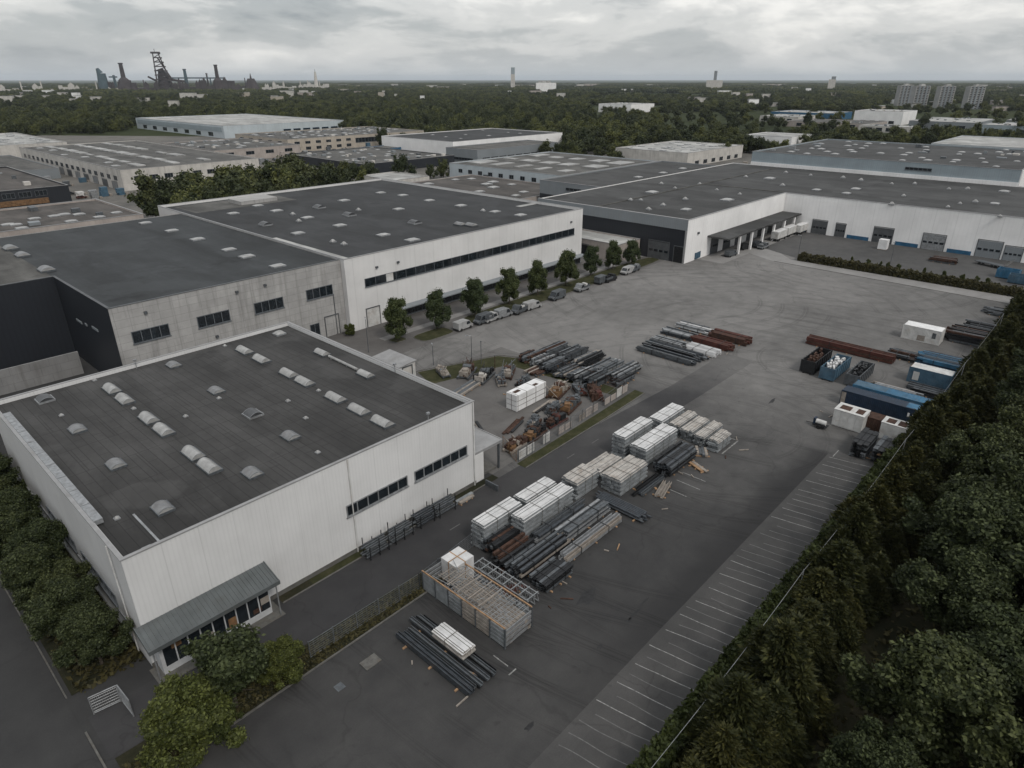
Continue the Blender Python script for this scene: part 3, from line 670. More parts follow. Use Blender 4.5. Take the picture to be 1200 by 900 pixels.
# ------------------------------------------------------------------ the eastern depot
EX, EY, EH = 248.0, 94.5, 12.8
th = thing('depot', 'large white L shaped depot with loading doors, blue plinth and wide grey flat roof', 'warehouse', (250, 100, 0))
X0, X1, Y1 = 178, 325, 152
b = MB(); poly = [(X0, EY), (EX, EY), (EX, -60), (X1, -60), (X1, Y1), (X0, Y1)]
for i, (p, q) in enumerate(zip(poly, poly[1:]+poly[:1])): b.face([(*p, 0), (*q, 0), (*q, EH), (*p, EH)], 1 if i == 5 else 0)
b.build('wall', ['whiteE', 'darkclad'], th)
b = MB(); b.prism([(X0+.3, EY+.3), (EX+.3, EY+.3), (EX+.3, -60), (X1, -60), (X1, Y1), (X0+.3, Y1)], EH-.6, EH-.3); rf = b.build('roof', 'roofE', th)
b = MB(); b.box(X0-.3, X0-.003, EY-.02, Y1, EH-3.0, EH+.1); b.build('fascia', 'greyclad', th)
b = MB(); b.box(X0-.3, X0+.4, EY+.402, Y1, EH+.102, EH+.22); b.box(X0-.3, EX-.102, EY-.1, EY+.4, EH+.002, EH+.12); b.box(EX-.1, EX+.4, -60, EY+.4, EH+.002, EH+.125); b.build('coping', 'coping', rf)
b = MB(); b.box(X0+1, 322, 128, 128.5, EH-.3, EH-.05); b.box(EX+2, EX+2.5, 96, 127.9, EH-.3, EH-.1); b.build('upstand', 'roofL', rf)
for p in ((921, 202), (902, 209, 'w'), (874, 207), (917, 217), (957, 222, 'w'), (992, 226, 'w'), (867, 227), (852, 234, 'w'), (804, 245, 'w'), (803, 233), (988, 208), (950, 205), (1003, 221, 'w'), (1009, 211), (1045, 215), (1072, 215), (1112, 221), (1134, 221), (1177, 224, 'w'), (1125, 238), (1143, 236), (1166, 238, 'w'), (1045, 239), (1111, 242), (1172, 253), (1059, 229), (739, 234), (764, 225, 'w'), (751, 234), (777, 240), (803, 233), (760, 245), (791, 220), (775, 215), (820, 215), (840, 222)):
    q = at(p[0], p[1], EH); skylight(rf, 'wide' if len(p) > 2 else 'small', q[0], q[1], EH-.3, R.uniform(-.05, .05), R.uniform(1.1, 1.7))
for (a, c, top, m) in ((948, 965, 258, 'cope_dark'), (976, 987, 262, 'cope_dark'), (1021, 1044, 267, 'cope_dark'), (1080, 1107, 275, 'galv'), (1146, 1176, 283, 'greyclad'), (1180, 1202, 290, 'greyclad')):
    ya = on_x(a, 285, EX)[0]; yb = on_x(c, 285, EX)[0]; door(th, 'W', EX, min(ya, yb), max(ya, yb), max(3.6, min(6., on_x((a+c)/2, top, EX)[1])), m)
ys = sorted([on_x(q, 285, EX)[0] for q in (946, 989, 1018, 1047, 1078, 1110, 1143)], reverse=True)
b = MB()
for ya, yb in ((ys[0]+3, ys[0]+.6), (ys[1], ys[2]), (ys[3], ys[4]), (ys[5], ys[6])): b.box(EX-.1, EX-.004, yb+.4, ya-.4, .02, 1.2)
b.build('plinth', 'bluetrim', th)
# loading dock: deep canopy, pillars and dark doors
b = MB(); xa, xb = 191, EX-.2
b.box(xa, xb, EY-7, EY-.004, 5.9, 6.35); b.build('dock_canopy', 'roofE', th)
for i in range(6): door(th, 'S', EY, xa+3+8.6*i, xa+7.6+8.6*i, 5, 'cope_dark', True, True)
for i in range(6): MB().box(xa+9+8.6*i, xa+9.8+8.6*i, EY-6.6, EY-6, 0, 5.88).build('pillar', 'whiteE', th)
door(th, 'W', X0, 100, 107, 5.2, 'cope_dark'); door(th, 'W', X0, 95.2, 98.2, 4.6, 'black', False, False)
MB().box(X0-.34, X0-.03, EY+.0, EY+.5, 0, EH-3.0).build('corner_post', 'coping', th)
x, z = on_y(818, 273, EY); MB().box(x-.4, x+.4, EY-.4, EY-.003, z-.3, z+.3).build('wall_lamp', 'galvd', th)
an, arf = building('gatehouse_annex', 'low pale annex with a dark door built against the dark depot wall', 166, 177.6, 110, 146, 5.2, 'pinkrender', 'roofP', 'annex', .3)
for (u0, u1) in ((139, 145), (129, 133)): window(an, 'W', 166, u0, u1, 1.4, 3.3, 3)
door(an, 'W', 166, 121, 127, 3.4, 'black', False, False)

# ------------------------------------------------------------------ buildings of the estate further off
def row_windows(th, side, p, u0, u1, n, w, z0, z1, panes=2, mat='frame'):
    for i in range(n):
        u = u0+(u1-u0)*(i+.5)/n; window(th, side, p, u-w/2, u+w/2, z0, z1, panes, .12, mat, sill=False)
def rooflights(rf, x0, x1, y0, y1, z, nx, ny, kind='wide', s=1.5, jit=.3):
    s *= .72
    for i in range(nx):
        for j in range(ny):
            if R.random() < .12: continue
            skylight(rf, kind, x0+(x1-x0)*(i+.5+R.uniform(-jit, jit))/nx, y0+(y1-y0)*(j+.5+R.uniform(-jit, jit))/ny, z, 0, s*R.uniform(.8, 1.2))
def roofclutter(rf, x0, x1, y0, y1, z, n, seed):
    r = random.Random(seed)
    for _ in range(n):
        x, y = r.uniform(x0, x1), r.uniform(y0, y1); w, l, h = r.uniform(.8, 3), r.uniform(.8, 4), r.uniform(.4, 1.5)
        MB().box(x, x+w, y, y+l, z, z+h, 0, r.uniform(-.1, .1)).build('plant', r.choice(('offwhite', 'galv', 'greyclad', 'galvd')), rf)
B = building
t, rf = B('workshop', 'low brown roofed workshop behind the concrete works', -70, 67, 199, 236, 16.6, 'pinkrender', 'roofB', 'workshop', .4)
px_skylights(rf, 16.2, ((9, 262), (40, 255), (63, 252), (75, 250), (92, 250), (116, 253), (136, 248), (83, 258), (25, 266), (18, 262)), 'wide', 1.); roofclutter(rf, 5, 60, 203, 232, 16.2, 8, 3)
t, rf = B('dark_block', 'dark anthracite block with a yellowish balcony strip at the left edge of the estate', 40, 85.5, 333, 430, 9.6, 'darkclad', 'roofB', 'office block', .5)
MB().box(45, 77, 331.6, 332.98, 3.6, 5.6).build('balcony', 'orange', t)
row_windows(t, 'S', 333, 44, 78, 6, 4.4, 1.0, 3.2, 3); row_windows(t, 'S', 333, 44, 78, 6, 4.4, 6.4, 8.6, 3); row_windows(t, 'E', 85.5, 345, 420, 5, 4, 4, 6, 2)
roofclutter(rf, 45, 82, 340, 420, 9.1, 16, 5)
t, rf = B('long_white_block', 'long off white block with a row of square windows and pale rooflight strips', 118, 190, 368, 545, 10, 'offwhite', 'roofL', 'office block', .4)
row_windows(t, 'W', 118, 372, 540, 18, 4.6, 4.4, 6.6, 3); row_windows(t, 'S', 368, 122, 188, 9, 4.2, 4.4, 6.6, 3)
for i in range(7): door(t, 'W', 118, 376+14*i, 383+14*i, 3.4, 'cope_dark' if i % 2 else 'galv', True, False)
for i in range(3):
    for j in range(9): (R.random() < .86) and MB().box(131+17*i+R.uniform(-1, 1), 135+17*i+R.uniform(-1, 1), 378+18*j+R.uniform(0, 5), 393+18*j, 9.6, 10.2).build('rooflight', 'domep', rf)
rooflights(rf, 121, 130, 375, 540, 9.6, 1, 8, 'wide', 2)
t, rf = B('sawtooth_sheds', 'far left grey sheds with pale roofs and leaning buttresses beyond the dark block', 96, 150, 560, 690, 10.5, 'offwhite', 'roofP', 'shed', .4)
for i in range(8): MB().box(93.4, 95.9, 565+15*i, 567+15*i, 0, 9).build('buttress', 'galv', t)
rooflights(rf, 98, 148, 565, 685, 10.1, 3, 8, 'wide', 2.4)
t, rf = B('service_yard_shed', 'low grey shed with ramps beside the long white block', 86, 112, 445, 545, 5.5, 'greyclad', 'roofL', 'shed', .4)
for i in range(5): door(t, 'E', 112, 450+18*i, 458+18*i, 4, 'galv', True, False)
t, rf = B('pale_blue_warehouse', 'long pale blue warehouse with a whitish roof below the forest', 301, 432, 640, 850, 11, 'paleblue', 'roofP', 'warehouse', .4)
row_windows(t, 'W', 301, 655, 840, 7, 10, 1, 4.5, 4); row_windows(t, 'S', 640, 360, 425, 6, 8, 2.5, 5.5, 4, 'bluetrim')
b = MB(); wbox(b, 'W', 301, 644, 846, 0, .3, 5.5, 9.5); b.build('panel_band', 'blueclad', t)
t, rf = B('beige_offices', 'beige two storey offices with dark window strips and a cluttered roof', 272, 404, 478, 560, 9.4, 'beige', 'roofL', 'office block', .5)
row_windows(t, 'S', 478, 275, 330, 6, 4.4, 5.5, 7.4, 3); row_windows(t, 'S', 478, 275, 330, 6, 4.4, 1.2, 3.4, 3); window(t, 'S', 478, 332, 360, 3.6, 7.2, 9, .2); window(t, 'S', 478, 366, 400, 5.2, 6.8, 12, .15)
row_windows(t, 'W', 272, 482, 556, 5, 6, 5.4, 7.6, 3); rooflights(rf, 276, 400, 484, 555, 8.9, 9, 5, 'wide', 2.2); roofclutter(rf, 276, 398, 482, 555, 8.9, 40, 8)
t, rf = B('beige_low_block', 'low pale brown block between the long white block and the beige offices', 205, 268, 455, 540, 7.5, 'pinkrender', 'roofL', 'office block', .4)
row_windows(t, 'S', 455, 208, 266, 4, 6, 3.4, 5.6, 3); rooflights(rf, 208, 265, 460, 536, 7.1, 5, 4, 'wide', 2.2); roofclutter(rf, 208, 265, 458, 536, 7.1, 20, 12)
t, rf = B('dark_low_shed', 'low dark walled shed with a cluttered grey roof between the tree clumps', 236, 306, 333, 420, 5.6, 'darkclad', 'roofL', 'shed', .4)
roofclutter(rf, 239, 302, 337, 416, 5.2, 34, 9); rooflights(rf, 239, 302, 337, 416, 5.2, 5, 4, 'wide', 1.8)
t, rf = B('blue_roof_shed', 'small blue sided shed beside the white hall', 306, 330, 415, 436, 4.2, 'bluetrim', 'roofL', 'shed', .3)
t, rf = B('white_hall', 'tall plain white hall with a black flat roof in the middle distance', 328, 448, 358, 438, 11, 'whiteE', 'roofW', 'warehouse', .4, 'coping')
for p in ((520, 170), (502, 174)): pass
rooflights(rf, 335, 440, 364, 432, 10.6, 3, 3, 'wide', 1.4)
t, rf = B('grey_annex_hall', 'grey hall with a strip of dark ground floor windows beside the tall white hall', 316, 398, 322, 352, 8.6, 'greyclad', 'roofL', 'warehouse', .4)
row_windows(t, 'S', 322, 320, 392, 9, 6.6, 1.2, 3.6, 4); window(t, 'W', 316, 326, 348, 1.5, 3.2, 8)
t, rf = B('light_grey_works', 'light grey works with small square windows and broad white rooflights', 258, 344, 206, 285, 8.2, 'paleblue', 'roofL', 'factory', .4)
row_windows(t, 'W', 258, 212, 280, 9, 3, 3.8, 5.8, 2); row_windows(t, 'S', 206, 262, 335, 5, 4, 3.6, 5.4, 2); door(t, 'W', 258, 255, 258.5, 4, 'black', False, False)
for i in range(3):
    for j in range(5): MB().box(268+24*i+R.uniform(0, 5), 281+24*i+R.uniform(-4, 3), 212+14.5*j+R.uniform(0, 4), 222+14.5*j+R.uniform(-3, 2), 7.8, 8.2).build('rooflight', 'domep', rf)
t, rf = B('flat_roof_store', 'low pale brown store with round rooflights behind the white factory', 208, 252, 190, 262, 4.6, 'pinkrender', 'roofB', 'store', .3)
rooflights(rf, 211, 249, 194, 258, 4.3, 3, 4, 'wide', 2.1); row_windows(t, 'W', 208, 196, 256, 4, 5, 1.2, 3.2, 3); door(t, 'W', 208, 222, 228, 3.4, 'bluec', False, False)
t, rf = B('white_garage_block', 'small white garage block beside two bushy trees', 210, 232, 272, 300, 4.8, 'offwhite', 'roofP', 'garage', .3); row_windows(t, 'W', 210, 274, 298, 4, 2, 1.6, 3, 2)
t, rf = B('blue_grey_works', 'blue grey works with a dark base joining the depot roof', 221, 318, 156, 188, 11.6, 'greyclad', 'roofE', 'factory', .4)
b = MB(); wbox(b, 'W', 221, 156.3, 187.7, .0, .2, 0, 6.2); b.build('dark_base', 'darkclad', t); window(t, 'W', 221, 166, 174, 8.6, 9.8, 4, .1); door(t, 'W', 221, 160, 165, 4.4, 'galv')
b = MB(); wbox(b, 'S', 156, 221.5, 317, .0, .2, 0, 6.2); b.build('dark_base', 'darkclad', t)
px_skylights(rf, 11.2, ((748, 207), (777, 202), (800, 197)), 'wide', 1.4)
t, rf = B('pale_roof_hall', 'pale roofed hall with pallets along its white end wall', 393, 470, 214, 268, 8.4, 'offwhite', 'roofP', 'warehouse', .3); rooflights(rf, 396, 466, 218, 264, 8.1, 6, 4, 'wide', 2)
row_windows(t, 'S', 214, 400, 466, 6, 5, .6, 3, 3)
t, rf = B('white_truck_hall', 'white hall with dark openings and bushes before the forest edge', 532, 572, 205, 242, 10.6, 'whiteE', 'roofP', 'warehouse', .3); row_windows(t, 'W', 532, 208, 240, 3, 5, .6, 5, 3); row_windows(t, 'S', 205, 536, 568, 2, 5, 1, 4, 3)
t, rf = B('long_blue_hall', 'tall blue grey hall with a white base band rising behind the depot roof', 325.1, 425, 36, 143, 18.6, 'blueclad', 'roofE', 'warehouse', .4)
rooflights(rf, 330, 420, 42, 138, 18.2, 6, 8, 'wide', 1.7, .45); b = MB(); wbox(b, 'W', 325.1, 36, 142.9, 0, .5, 12.0, 14.0); b.build('base_band', 'whiteE', t); window(t, 'W', 325.1, 66, 76, 15.6, 16.8, 6, .15); roofclutter(rf, 330, 420, 42, 138, 18.2, 16, 22); b = MB(); wbox(b, 'S', 36, 325.2, 424, 0, .4, 0, 18.3); b.build('end_wall', 'whiteE', t)
t, rf = B('far_right_white_hall', 'white hall with a pale roof at the right edge behind the long blue hall', 545, 640, -60, 115, 10.5, 'paleblue', 'roofP', 'warehouse', .3); row_windows(t, 'W', 545, 60, 110, 3, 4, 1, 5, 2)
# strip of works beyond the first belt of trees
far = (('bubble_hall', 'rounded white hall standing alone among the forest trees', 990, 1060, 650, 715, 13, 'whiteE', 'roofP'),
       ('blue_roof_works', 'works with a bright blue band beyond the first belt of trees', 985, 1060, 330, 415, 9, 'bluetrim', 'roofP'),
       ('white_gable_works', 'white works with a dark doorway beyond the first belt of trees', 940, 1000, 235, 290, 15, 'whiteE', 'roofP'),
       ('brown_sheds', 'low brown sheds in front of the white works', 830, 900, 240, 330, 6, 'pinkrender', 'roofL'),
       ('grey_depot', 'grey depot with a pale cluttered roof before the tower blocks', 890, 1000, 150, 215, 8, 'greyclad', 'roofP'),
       ('long_grey_works', 'long low grey works left of the blue fronted hall', 1000, 1060, 90, 140, 7, 'greyclad', 'roofP'),
       ('blue_front_hall', 'blue fronted hall with a white roof at the right edge', 860, 930, 80, 140, 8, 'blueclad', 'roofP'),
       ('pale_sheds', 'pale sheds beyond the trees above the depot roof', 800, 830, 190, 240, 6, 'offwhite', 'roofP'),
       ('roadside_sheds', 'pale roofed sheds behind the white truck hall trees', 905, 970, 345, 395, 7, 'offwhite', 'roofP'))
for nm, lb, x0, x1, y0, y1, h, wm, rm in far:
    t, rf = B(nm, lb, x0, x1, y0, y1, h, wm, rm, 'warehouse', .3, t=.6)
    row_windows(t, 'W', x0, y0+6, y1-6, 4, 6, 1, 4.5, 2); roofclutter(rf, x0+4, x1-6, y0+4, y1-6, h-.3, 14, x0)
# four slab blocks of flats
def flats(name, label, px, py, hgt, w, dpt, group):
    x, y, _ = at(px, py); t = thing(name, label, 'tower block', (x, y, 0), group, rz=YA); local(t)
    b = MB(); b.box(0, dpt, -w/2, w/2, 0, hgt); b.build('wall', 'flatwall', t)
    b = MB()
    for s in (-.26, 0.02, .27): b.box(-1.1, -.004, s*w-1.6, s*w+1.6, 0, hgt+.6)
    b.build('balcony_stack', 'greyclad', t)
    b = MB()
    n = int(hgt/2.9)
    for i in range(n):
        for y0, y1 in ((-.45, -.33), (-.2, -.05), (.09, .2), (.34, .46)): b.box(-.12, -.004, y0*w, y1*w, 1+i*2.9, 2.4+i*2.9)
    b.build('window_band', 'glass', t)
    MB().box(1, dpt-1, -w/2+1, w/2-1, hgt+.004, hgt+.8).box(3, dpt-4, -4, 4, hgt+.81, hgt+4).build('roof', 'roofP', t)
MT['flatwall'] = plain('grey_render', (.30, .30, .295), .9, 0, .12, .1)
for px, py, lb in ((1059, 124, 'leftmost of the four grey tower blocks in the distance'), (1077, 126, 'second grey tower block from the left, close beside the leftmost one'), (1106, 127, 'third grey tower block from the left, standing alone'), (1140, 128, 'rightmost of the four grey tower blocks')):
    flats('tower_block', lb, px, py, 38, 27, 16, 'tower blocks on the right skyline')

# ------------------------------------------------------------------ ironworks and chimneys on the skyline
def far_at(px, d):
    r_ = ray(px, 93); n = math.hypot(r_[0], r_[1]); return r_[0]/n*d, r_[1]/n*d
def works(name, label, px, build, cat='ironworks', d=3300, group=None):
    x, y = far_at(px, d); t = thing(name, label, cat, (x, y, 0), group, rz=math.atan2(y, x)-math.pi/2); local(t)
    def h(py): r_ = ray(px, py); return HC+r_[2]/math.hypot(r_[0], r_[1])*d
    build(t, h); return t
def furnace(t, h):
    H = h(63); b = MB()
    for sx in (-1, 1):
        for sy in (-1, 1):
            b.tube((sx*36-4*sx+10, sy*30, 0), (sx*10-6, sy*10, H), 3.6, 2.4)
    for i in range(1, 9):
        z = H*i/9; f = 1-.72*i/9; w = 34*f+4; cx = 8*(1-i/9)-3*i/9
        b.box(cx-w, cx+w, -w*.8, w*.8, z, z+3.5)
        b.tube((cx-w, -w*.8, z), (cx+w*.8, -w*.7, z+H/9), 1.6)
    b.build('tower_frame', 'steelworks', t)
    b = MB(); b.tube((8, 0, 0), (6, 0, H*.42), 30, 20, 12); b.tube((5, 0, H*.42), (2, 0, H*.62), 20, 9, 12); b.build('furnace_shell', 'steelworks', t)
    b = MB(); b.box(-24, 12, -7, 7, H, H+7); b.tube((-8, 0, H), (-8, 0, H+18), 1); b.build('top_platform', 'steelworks', t)
    b = MB(); b.tube((20, 0, H*.35), (86, 0, 42), 5); b.tube((-20, 6, H*.3), (-50, 0, 60), 4); b.tube((-2, -8, H*.9), (40, -12, H*.3), 3); b.build('downcomer', 'steelworks', t)
def chimney(top, r, mat, bulge=False):
    def f(t, hh):
        h = hh(top)
        MB().tube((0, 0, 0), (0, 0, h), r*1.25, r*.8, 10).build('shaft', mat, t)
        MB().tube((0, 0, h+.01), (0, 0, h+4), r*1.05, r*1.05, 10).build('cap', mat, t)
        if bulge: MB().tube((0, 0, 0), (0, 0, h*.45), r*3.6, r*2.2, 12).tube((0, 0, h*.45), (0, 0, h*.55), r*2.2, r*.9, 12).build('drum', mat, t)
    return f
def blockform(w, h, mat, seed):
    def f(t, hh):
        r = random.Random(seed); b = MB(); x = -w/2
        while x < w/2:
            s = r.uniform(8, 26); hh = h*r.uniform(.35, 1); b.box(x, x+s*.95, -20, 20, 0, hh)
            if r.random() < .4: b.face([(x, -20.1, hh), (x+s*.95, -20.1, hh), (x+s*.5, -20.1, hh*1.35)]); 
            x += s
        b.build('shed', mat, t)
        for _ in range(int(w/75)):
            x = r.uniform(-w/2, w/2); MB().tube((x, 0, 0), (x, 0, h*r.uniform(1.0, 1.5)), 3, 2).build('pipe_stack', mat, t)
    return f
works('blast_furnace', 'tallest dark latticed blast furnace of the ironworks on the skyline', 190, furnace)
works('furnace_chimney', 'blue grey stepped furnace at the left end of the ironworks', 120, lambda t, h: (MB().tube((0, 0, 0), (0, 0, h(86)), 22, 16, 10).build('drum', 'steelblue', t), MB().tube((-4, 0, h(86)), (-10, 0, h(80)), 12, 5, 8).build('cap', 'steelblue', t)))
works('chimney', 'leaning topped brick chimney with a bulky base beside the blue grey furnace', 145, chimney(75, 9, 'steelworks', True), 'chimney')
works('furnace_bridge_mast', 'short blue grey mast with an arm between the two left chimneys', 134, lambda t, h: (MB().tube((0, 0, 0), (0, 0, h(88)), 7, 5).build('shaft', 'steelblue', t), MB().box(-18, 12, -4, 4, h(91), h(89.4)).build('arm', 'steelblue', t)))
works('chimney', 'chimney with a wide cap standing right of the blast furnace', 218, chimney(82, 7, 'steelblue'), 'chimney')
works('chimney', 'short thin chimney under the conveyor bridge', 243, chimney(87, 4, 'steelworks'), 'chimney')
works('chimney', 'tall chimney on a drum shaped base at the right end of the ironworks', 255, chimney(77, 8, 'steelworks', True), 'chimney')
works('stove_house', 'pyramid shaped rusty stove house with a spike right of the ironworks', 294, lambda t, h: (MB().tube((0, 0, 0), (0, 0, h(92)), 38, 14, 8).build('hopper', 'steelworks', t), MB().tube((0, 0, h(92)), (0, 0, h(86)), 5, 1).build('spike', 'steelworks', t)))
works('conveyor_bridge', 'long conveyor bridge running between the ironworks chimneys', 228, lambda t, h: MB().box(-110, 120, -5, 5, h(92.2), h(90.6)).tube((-60, 0, 0), (-60, 0, h(92)), 3).tube((60, 0, 0), (60, 0, h(92)), 3).build('gallery', 'steelblue', t), 'conveyor')
works('ironworks_sheds', 'low rust brown sheds along the foot of the ironworks', 205, blockform(560, 46, 'steelworks', 4))
works('pale_sheds', 'row of pale sheds on the skyline left of the ironworks', 62, blockform(420, 30, 'offwhite', 6), 'shed')
works('pale_tanks', 'pale round roofed tanks on the skyline right of the ironworks', 345, blockform(300, 36, 'offwhite', 7), 'tank', 3600)
works('lattice_mast', 'slender pale tower with a thick foot above the pale tanks', 370, lambda t, h: (MB().tube((0, 0, 0), (0, 0, h(84)), 12, 4, 8).build('shaft', 'offwhite', t), MB().tube((0, 0, h(84)), (0, 0, h(81)), 1.2).build('aerial', 'greyclad', t)), 'tower', 3600)
works('tower', 'slender dark topped tower alone on the middle of the skyline', 601, lambda t, h: (MB().box(-10, 10, -10, 10, 0, h(87)).build('shaft', 'offwhite', t), MB().box(-9.6, 9.6, -9.6, 9.6, h(87), h(79)).build('cap', 'blueclad', t)), 'tower', 3600)
works('tower', 'slender tower with a low pale base on the right of the skyline', 838, lambda t, h: (MB().box(-7, 7, -7, 7, 0, h(83)).build('shaft', 'greyclad', t), MB().box(-38, 36, -12, 12, 0, h(94)).build('base', 'offwhite', t)), 'tower', 3600)
works('silo', 'squat dark topped silo far off on the right skyline', 976, lambda t, h: (MB().box(-16, 14, -12, 12, 0, h(93)).build('base', 'offwhite', t), MB().box(-6, 12, -8, 8, h(93), h(89.5)).build('cap', 'greyclad', t)), 'silo', 3600)
works('hospital', 'broad stepped white building right of the slender middle tower', 640, lambda t, h: (MB().box(-40, 40, -20, 20, 0, h(97)).build('wall', 'whiteE', t), MB().box(-30, 18, -15, 15, h(97), h(94.5)).build('roof', 'roofP', t)), 'building', 2900)
# small pale buildings scattered through the far woods
r2 = random.Random(31)
FB = []
for i in range(150):
    px = r2.uniform(0, 1200); py = 96+(34 if px > 780 else 22)*r2.random()**1.7 if px > 330 else 100+26*r2.random()**1.3
    if px < 330 and py < 106: py += 4
    x, y, _ = at(px, py); d = math.hypot(x, y)
    if d > 6000: x, y = x*6000/d, y*6000/d; d = 6000
    w, l, h = r2.uniform(14, 60)*max(.5, d/3200), r2.uniform(10, 24)*max(.6, d/3200), r2.uniform(6, 12)*(1 if d < 2000 else 1.4)
    t = thing('house', 'small pale building showing between far trees', 'building', (x, y, 0), 'pale buildings scattered in the far woods', YA-math.pi/2+r2.uniform(-.3, .3)); local(t)
    MB().box(-w/2, w/2, -l/2, l/2, 0, h).build('wall', r2.choice(('offwhite', 'whiteE', 'beige', 'offwhite', 'pinkrender')), t)
    MB().box(-w/2-.4, w/2+.4, -l/2-.4, l/2+.4, h+.004, h+.8).build('roof', r2.choice(('roofP', 'roofP', 'roofL')), t)
    FB.append((x, y, max(w, l)/2+12))

# ------------------------------------------------------------------ stored steel in the yard
def pack(label, x0, x1, y0, y1, h, tiers, side='alus', top='alu', group=None, per=4, rag=.15, straps=2, cat='profile stack', name='profile_stack', seed=0, along='x', wrapped=True):
    r = random.Random(seed or label); th = thing(name, label, cat, ((x0+x1)/2, (y0+y1)/2, 0), group)
    if along == 'y':      # authored along x, then swapped
        X0, X1, Y0, Y1 = y0, y1, x0, x1
    else: X0, X1, Y0, Y1 = x0, x1, y0, y1
    sw = (lambda b: [(q[1], q[0], q[2]) for q in b.v]) if along == 'y' else (lambda b: b.v)
    th_t = h/tiers
    for t in range(tiers):
        z0 = t*th_t+.08; z1 = (t+1)*th_t-.004; b = MB(); w = (Y1-Y0)/per; last = t == tiers-1
        dx = r.uniform(-rag, rag)*.5
        for i in range(per):
            e0, e1 = r.uniform(-rag, rag)*.5, r.uniform(-rag, rag)*.5; dz = r.uniform(0, .08)
            ya, yb = Y0+w*i+.008+r.uniform(0, .02), Y0+w*(i+1)-.008
            zm = (z0+z1)/2
            b.box(X0+dx+e0, X1+dx+e1, ya, yb, z0, zm-.02, 0, mtop=1 if last else 0); b.box(X0+dx+e0+.07, X1+dx+e1-.07, ya+(.16 if i == 0 else .012), yb-(.16 if i == per-1 else .012), zm-.018, z1-dz, 0, mtop=1 if last else 0)
        b.v = sw(b); o = b.build('profile_layer', [side, top], th)
        bb = MB()
        for f in ((.12, .5, .88) if X1-X0 > 4 else (.2, .8)):
            x = X0+(X1-X0)*f; bb.box(x-.06, x+.06, Y0+.06, Y1-.06, z0-.08, z0-.004)
        bb.v = sw(bb); bb.build('bearer', 'woodg', o)
    for i in range(straps):
        x = X0+(X1-X0)*(i+1)/(straps+1)+r.uniform(-.3, .3); s = MB()
        s.box(x-.03, x+.03, Y0-.03, Y1+.03, h+.012, h+.03); s.box(x-.03, x+.03, Y0-.03, Y0-.012, .1, h+.011); s.box(x-.03, x+.03, Y1+.012, Y1+.03, .1, h+.011)
        s.v = sw(s); s.build('strap', 'strap', th)
    return th
G1 = 'stacks of pale profiles in the middle of the yard'
pack('tall pale profile stack nearest the camera, above the wrapped cube', 43.5, 50, 44.5, 46.7, 3.5, 6, group=G1, seed=1)
pack('long tall pale profile stack, right of the nearest pale stack', 47.5, 56.8, 41.9, 44.05, 3.5, 6, group=G1, seed=2, per=5)
pack('tall pale profile stack along the road, second in the road side row', 50.8, 56.7, 44.4, 46.6, 3.4, 6, group=G1, seed=3)
pack('dusty square stack of shorter profiles between the long stacks', 59.0, 63.7, 42.9, 45.7, 2.6, 4, 'alus', 'alut', G1, 4, .35, 2, seed=4)
pack('low flat stack of pale bars between the tall stacks beside the road', 65.6, 70.6, 43.6, 46.6, 1.1, 2, 'alus', 'alut', G1, 6, .6, 0, seed=5)
pack('broad dusty stack with timber coloured strips on its top', 63.4, 70, 39.2, 42.4, 2.5, 4, 'alus', 'alut', G1, 6, .25, 2, seed=6)
pack('tallest pale stack of the far group, beside the road', 71.8, 79.2, 44.2, 46.5, 3.6, 6, group=G1, seed=7)
pack('tall broad stack with two dark straps in the far group', 71.9, 80.5, 40.7, 43.5, 3.0, 5, 'alus', 'alu', G1, 5, .15, 3, seed=8)
pack('pale stack at the far end of the road side row', 81.7, 88.5, 44.0, 46.5, 2.5, 4, group=G1, seed=9)
pack('first of four low ragged stacks at the far end', 83.0, 89, 41.9, 43.7, 2.0, 4, 'alus', 'alut', G1, 4, .4, 1, seed=10)
pack('second of four low ragged stacks, with a white sheet', 82.8, 88.4, 39.5, 41.5, 2.0, 4, 'alus', 'alut', G1, 4, .5, 1, seed=11)
pack('third of four low ragged stacks', 82.7, 88.6, 37.4, 39.2, 1.8, 4, 'alus', 'alut', G1, 5, .5, 1, seed=12)
pack('last of four low ragged stacks, out in the open yard', 82.6, 86.7, 35.1, 37.0, 1.8, 4, 'alus', 'alut', G1, 5, .4, 2, seed=13)

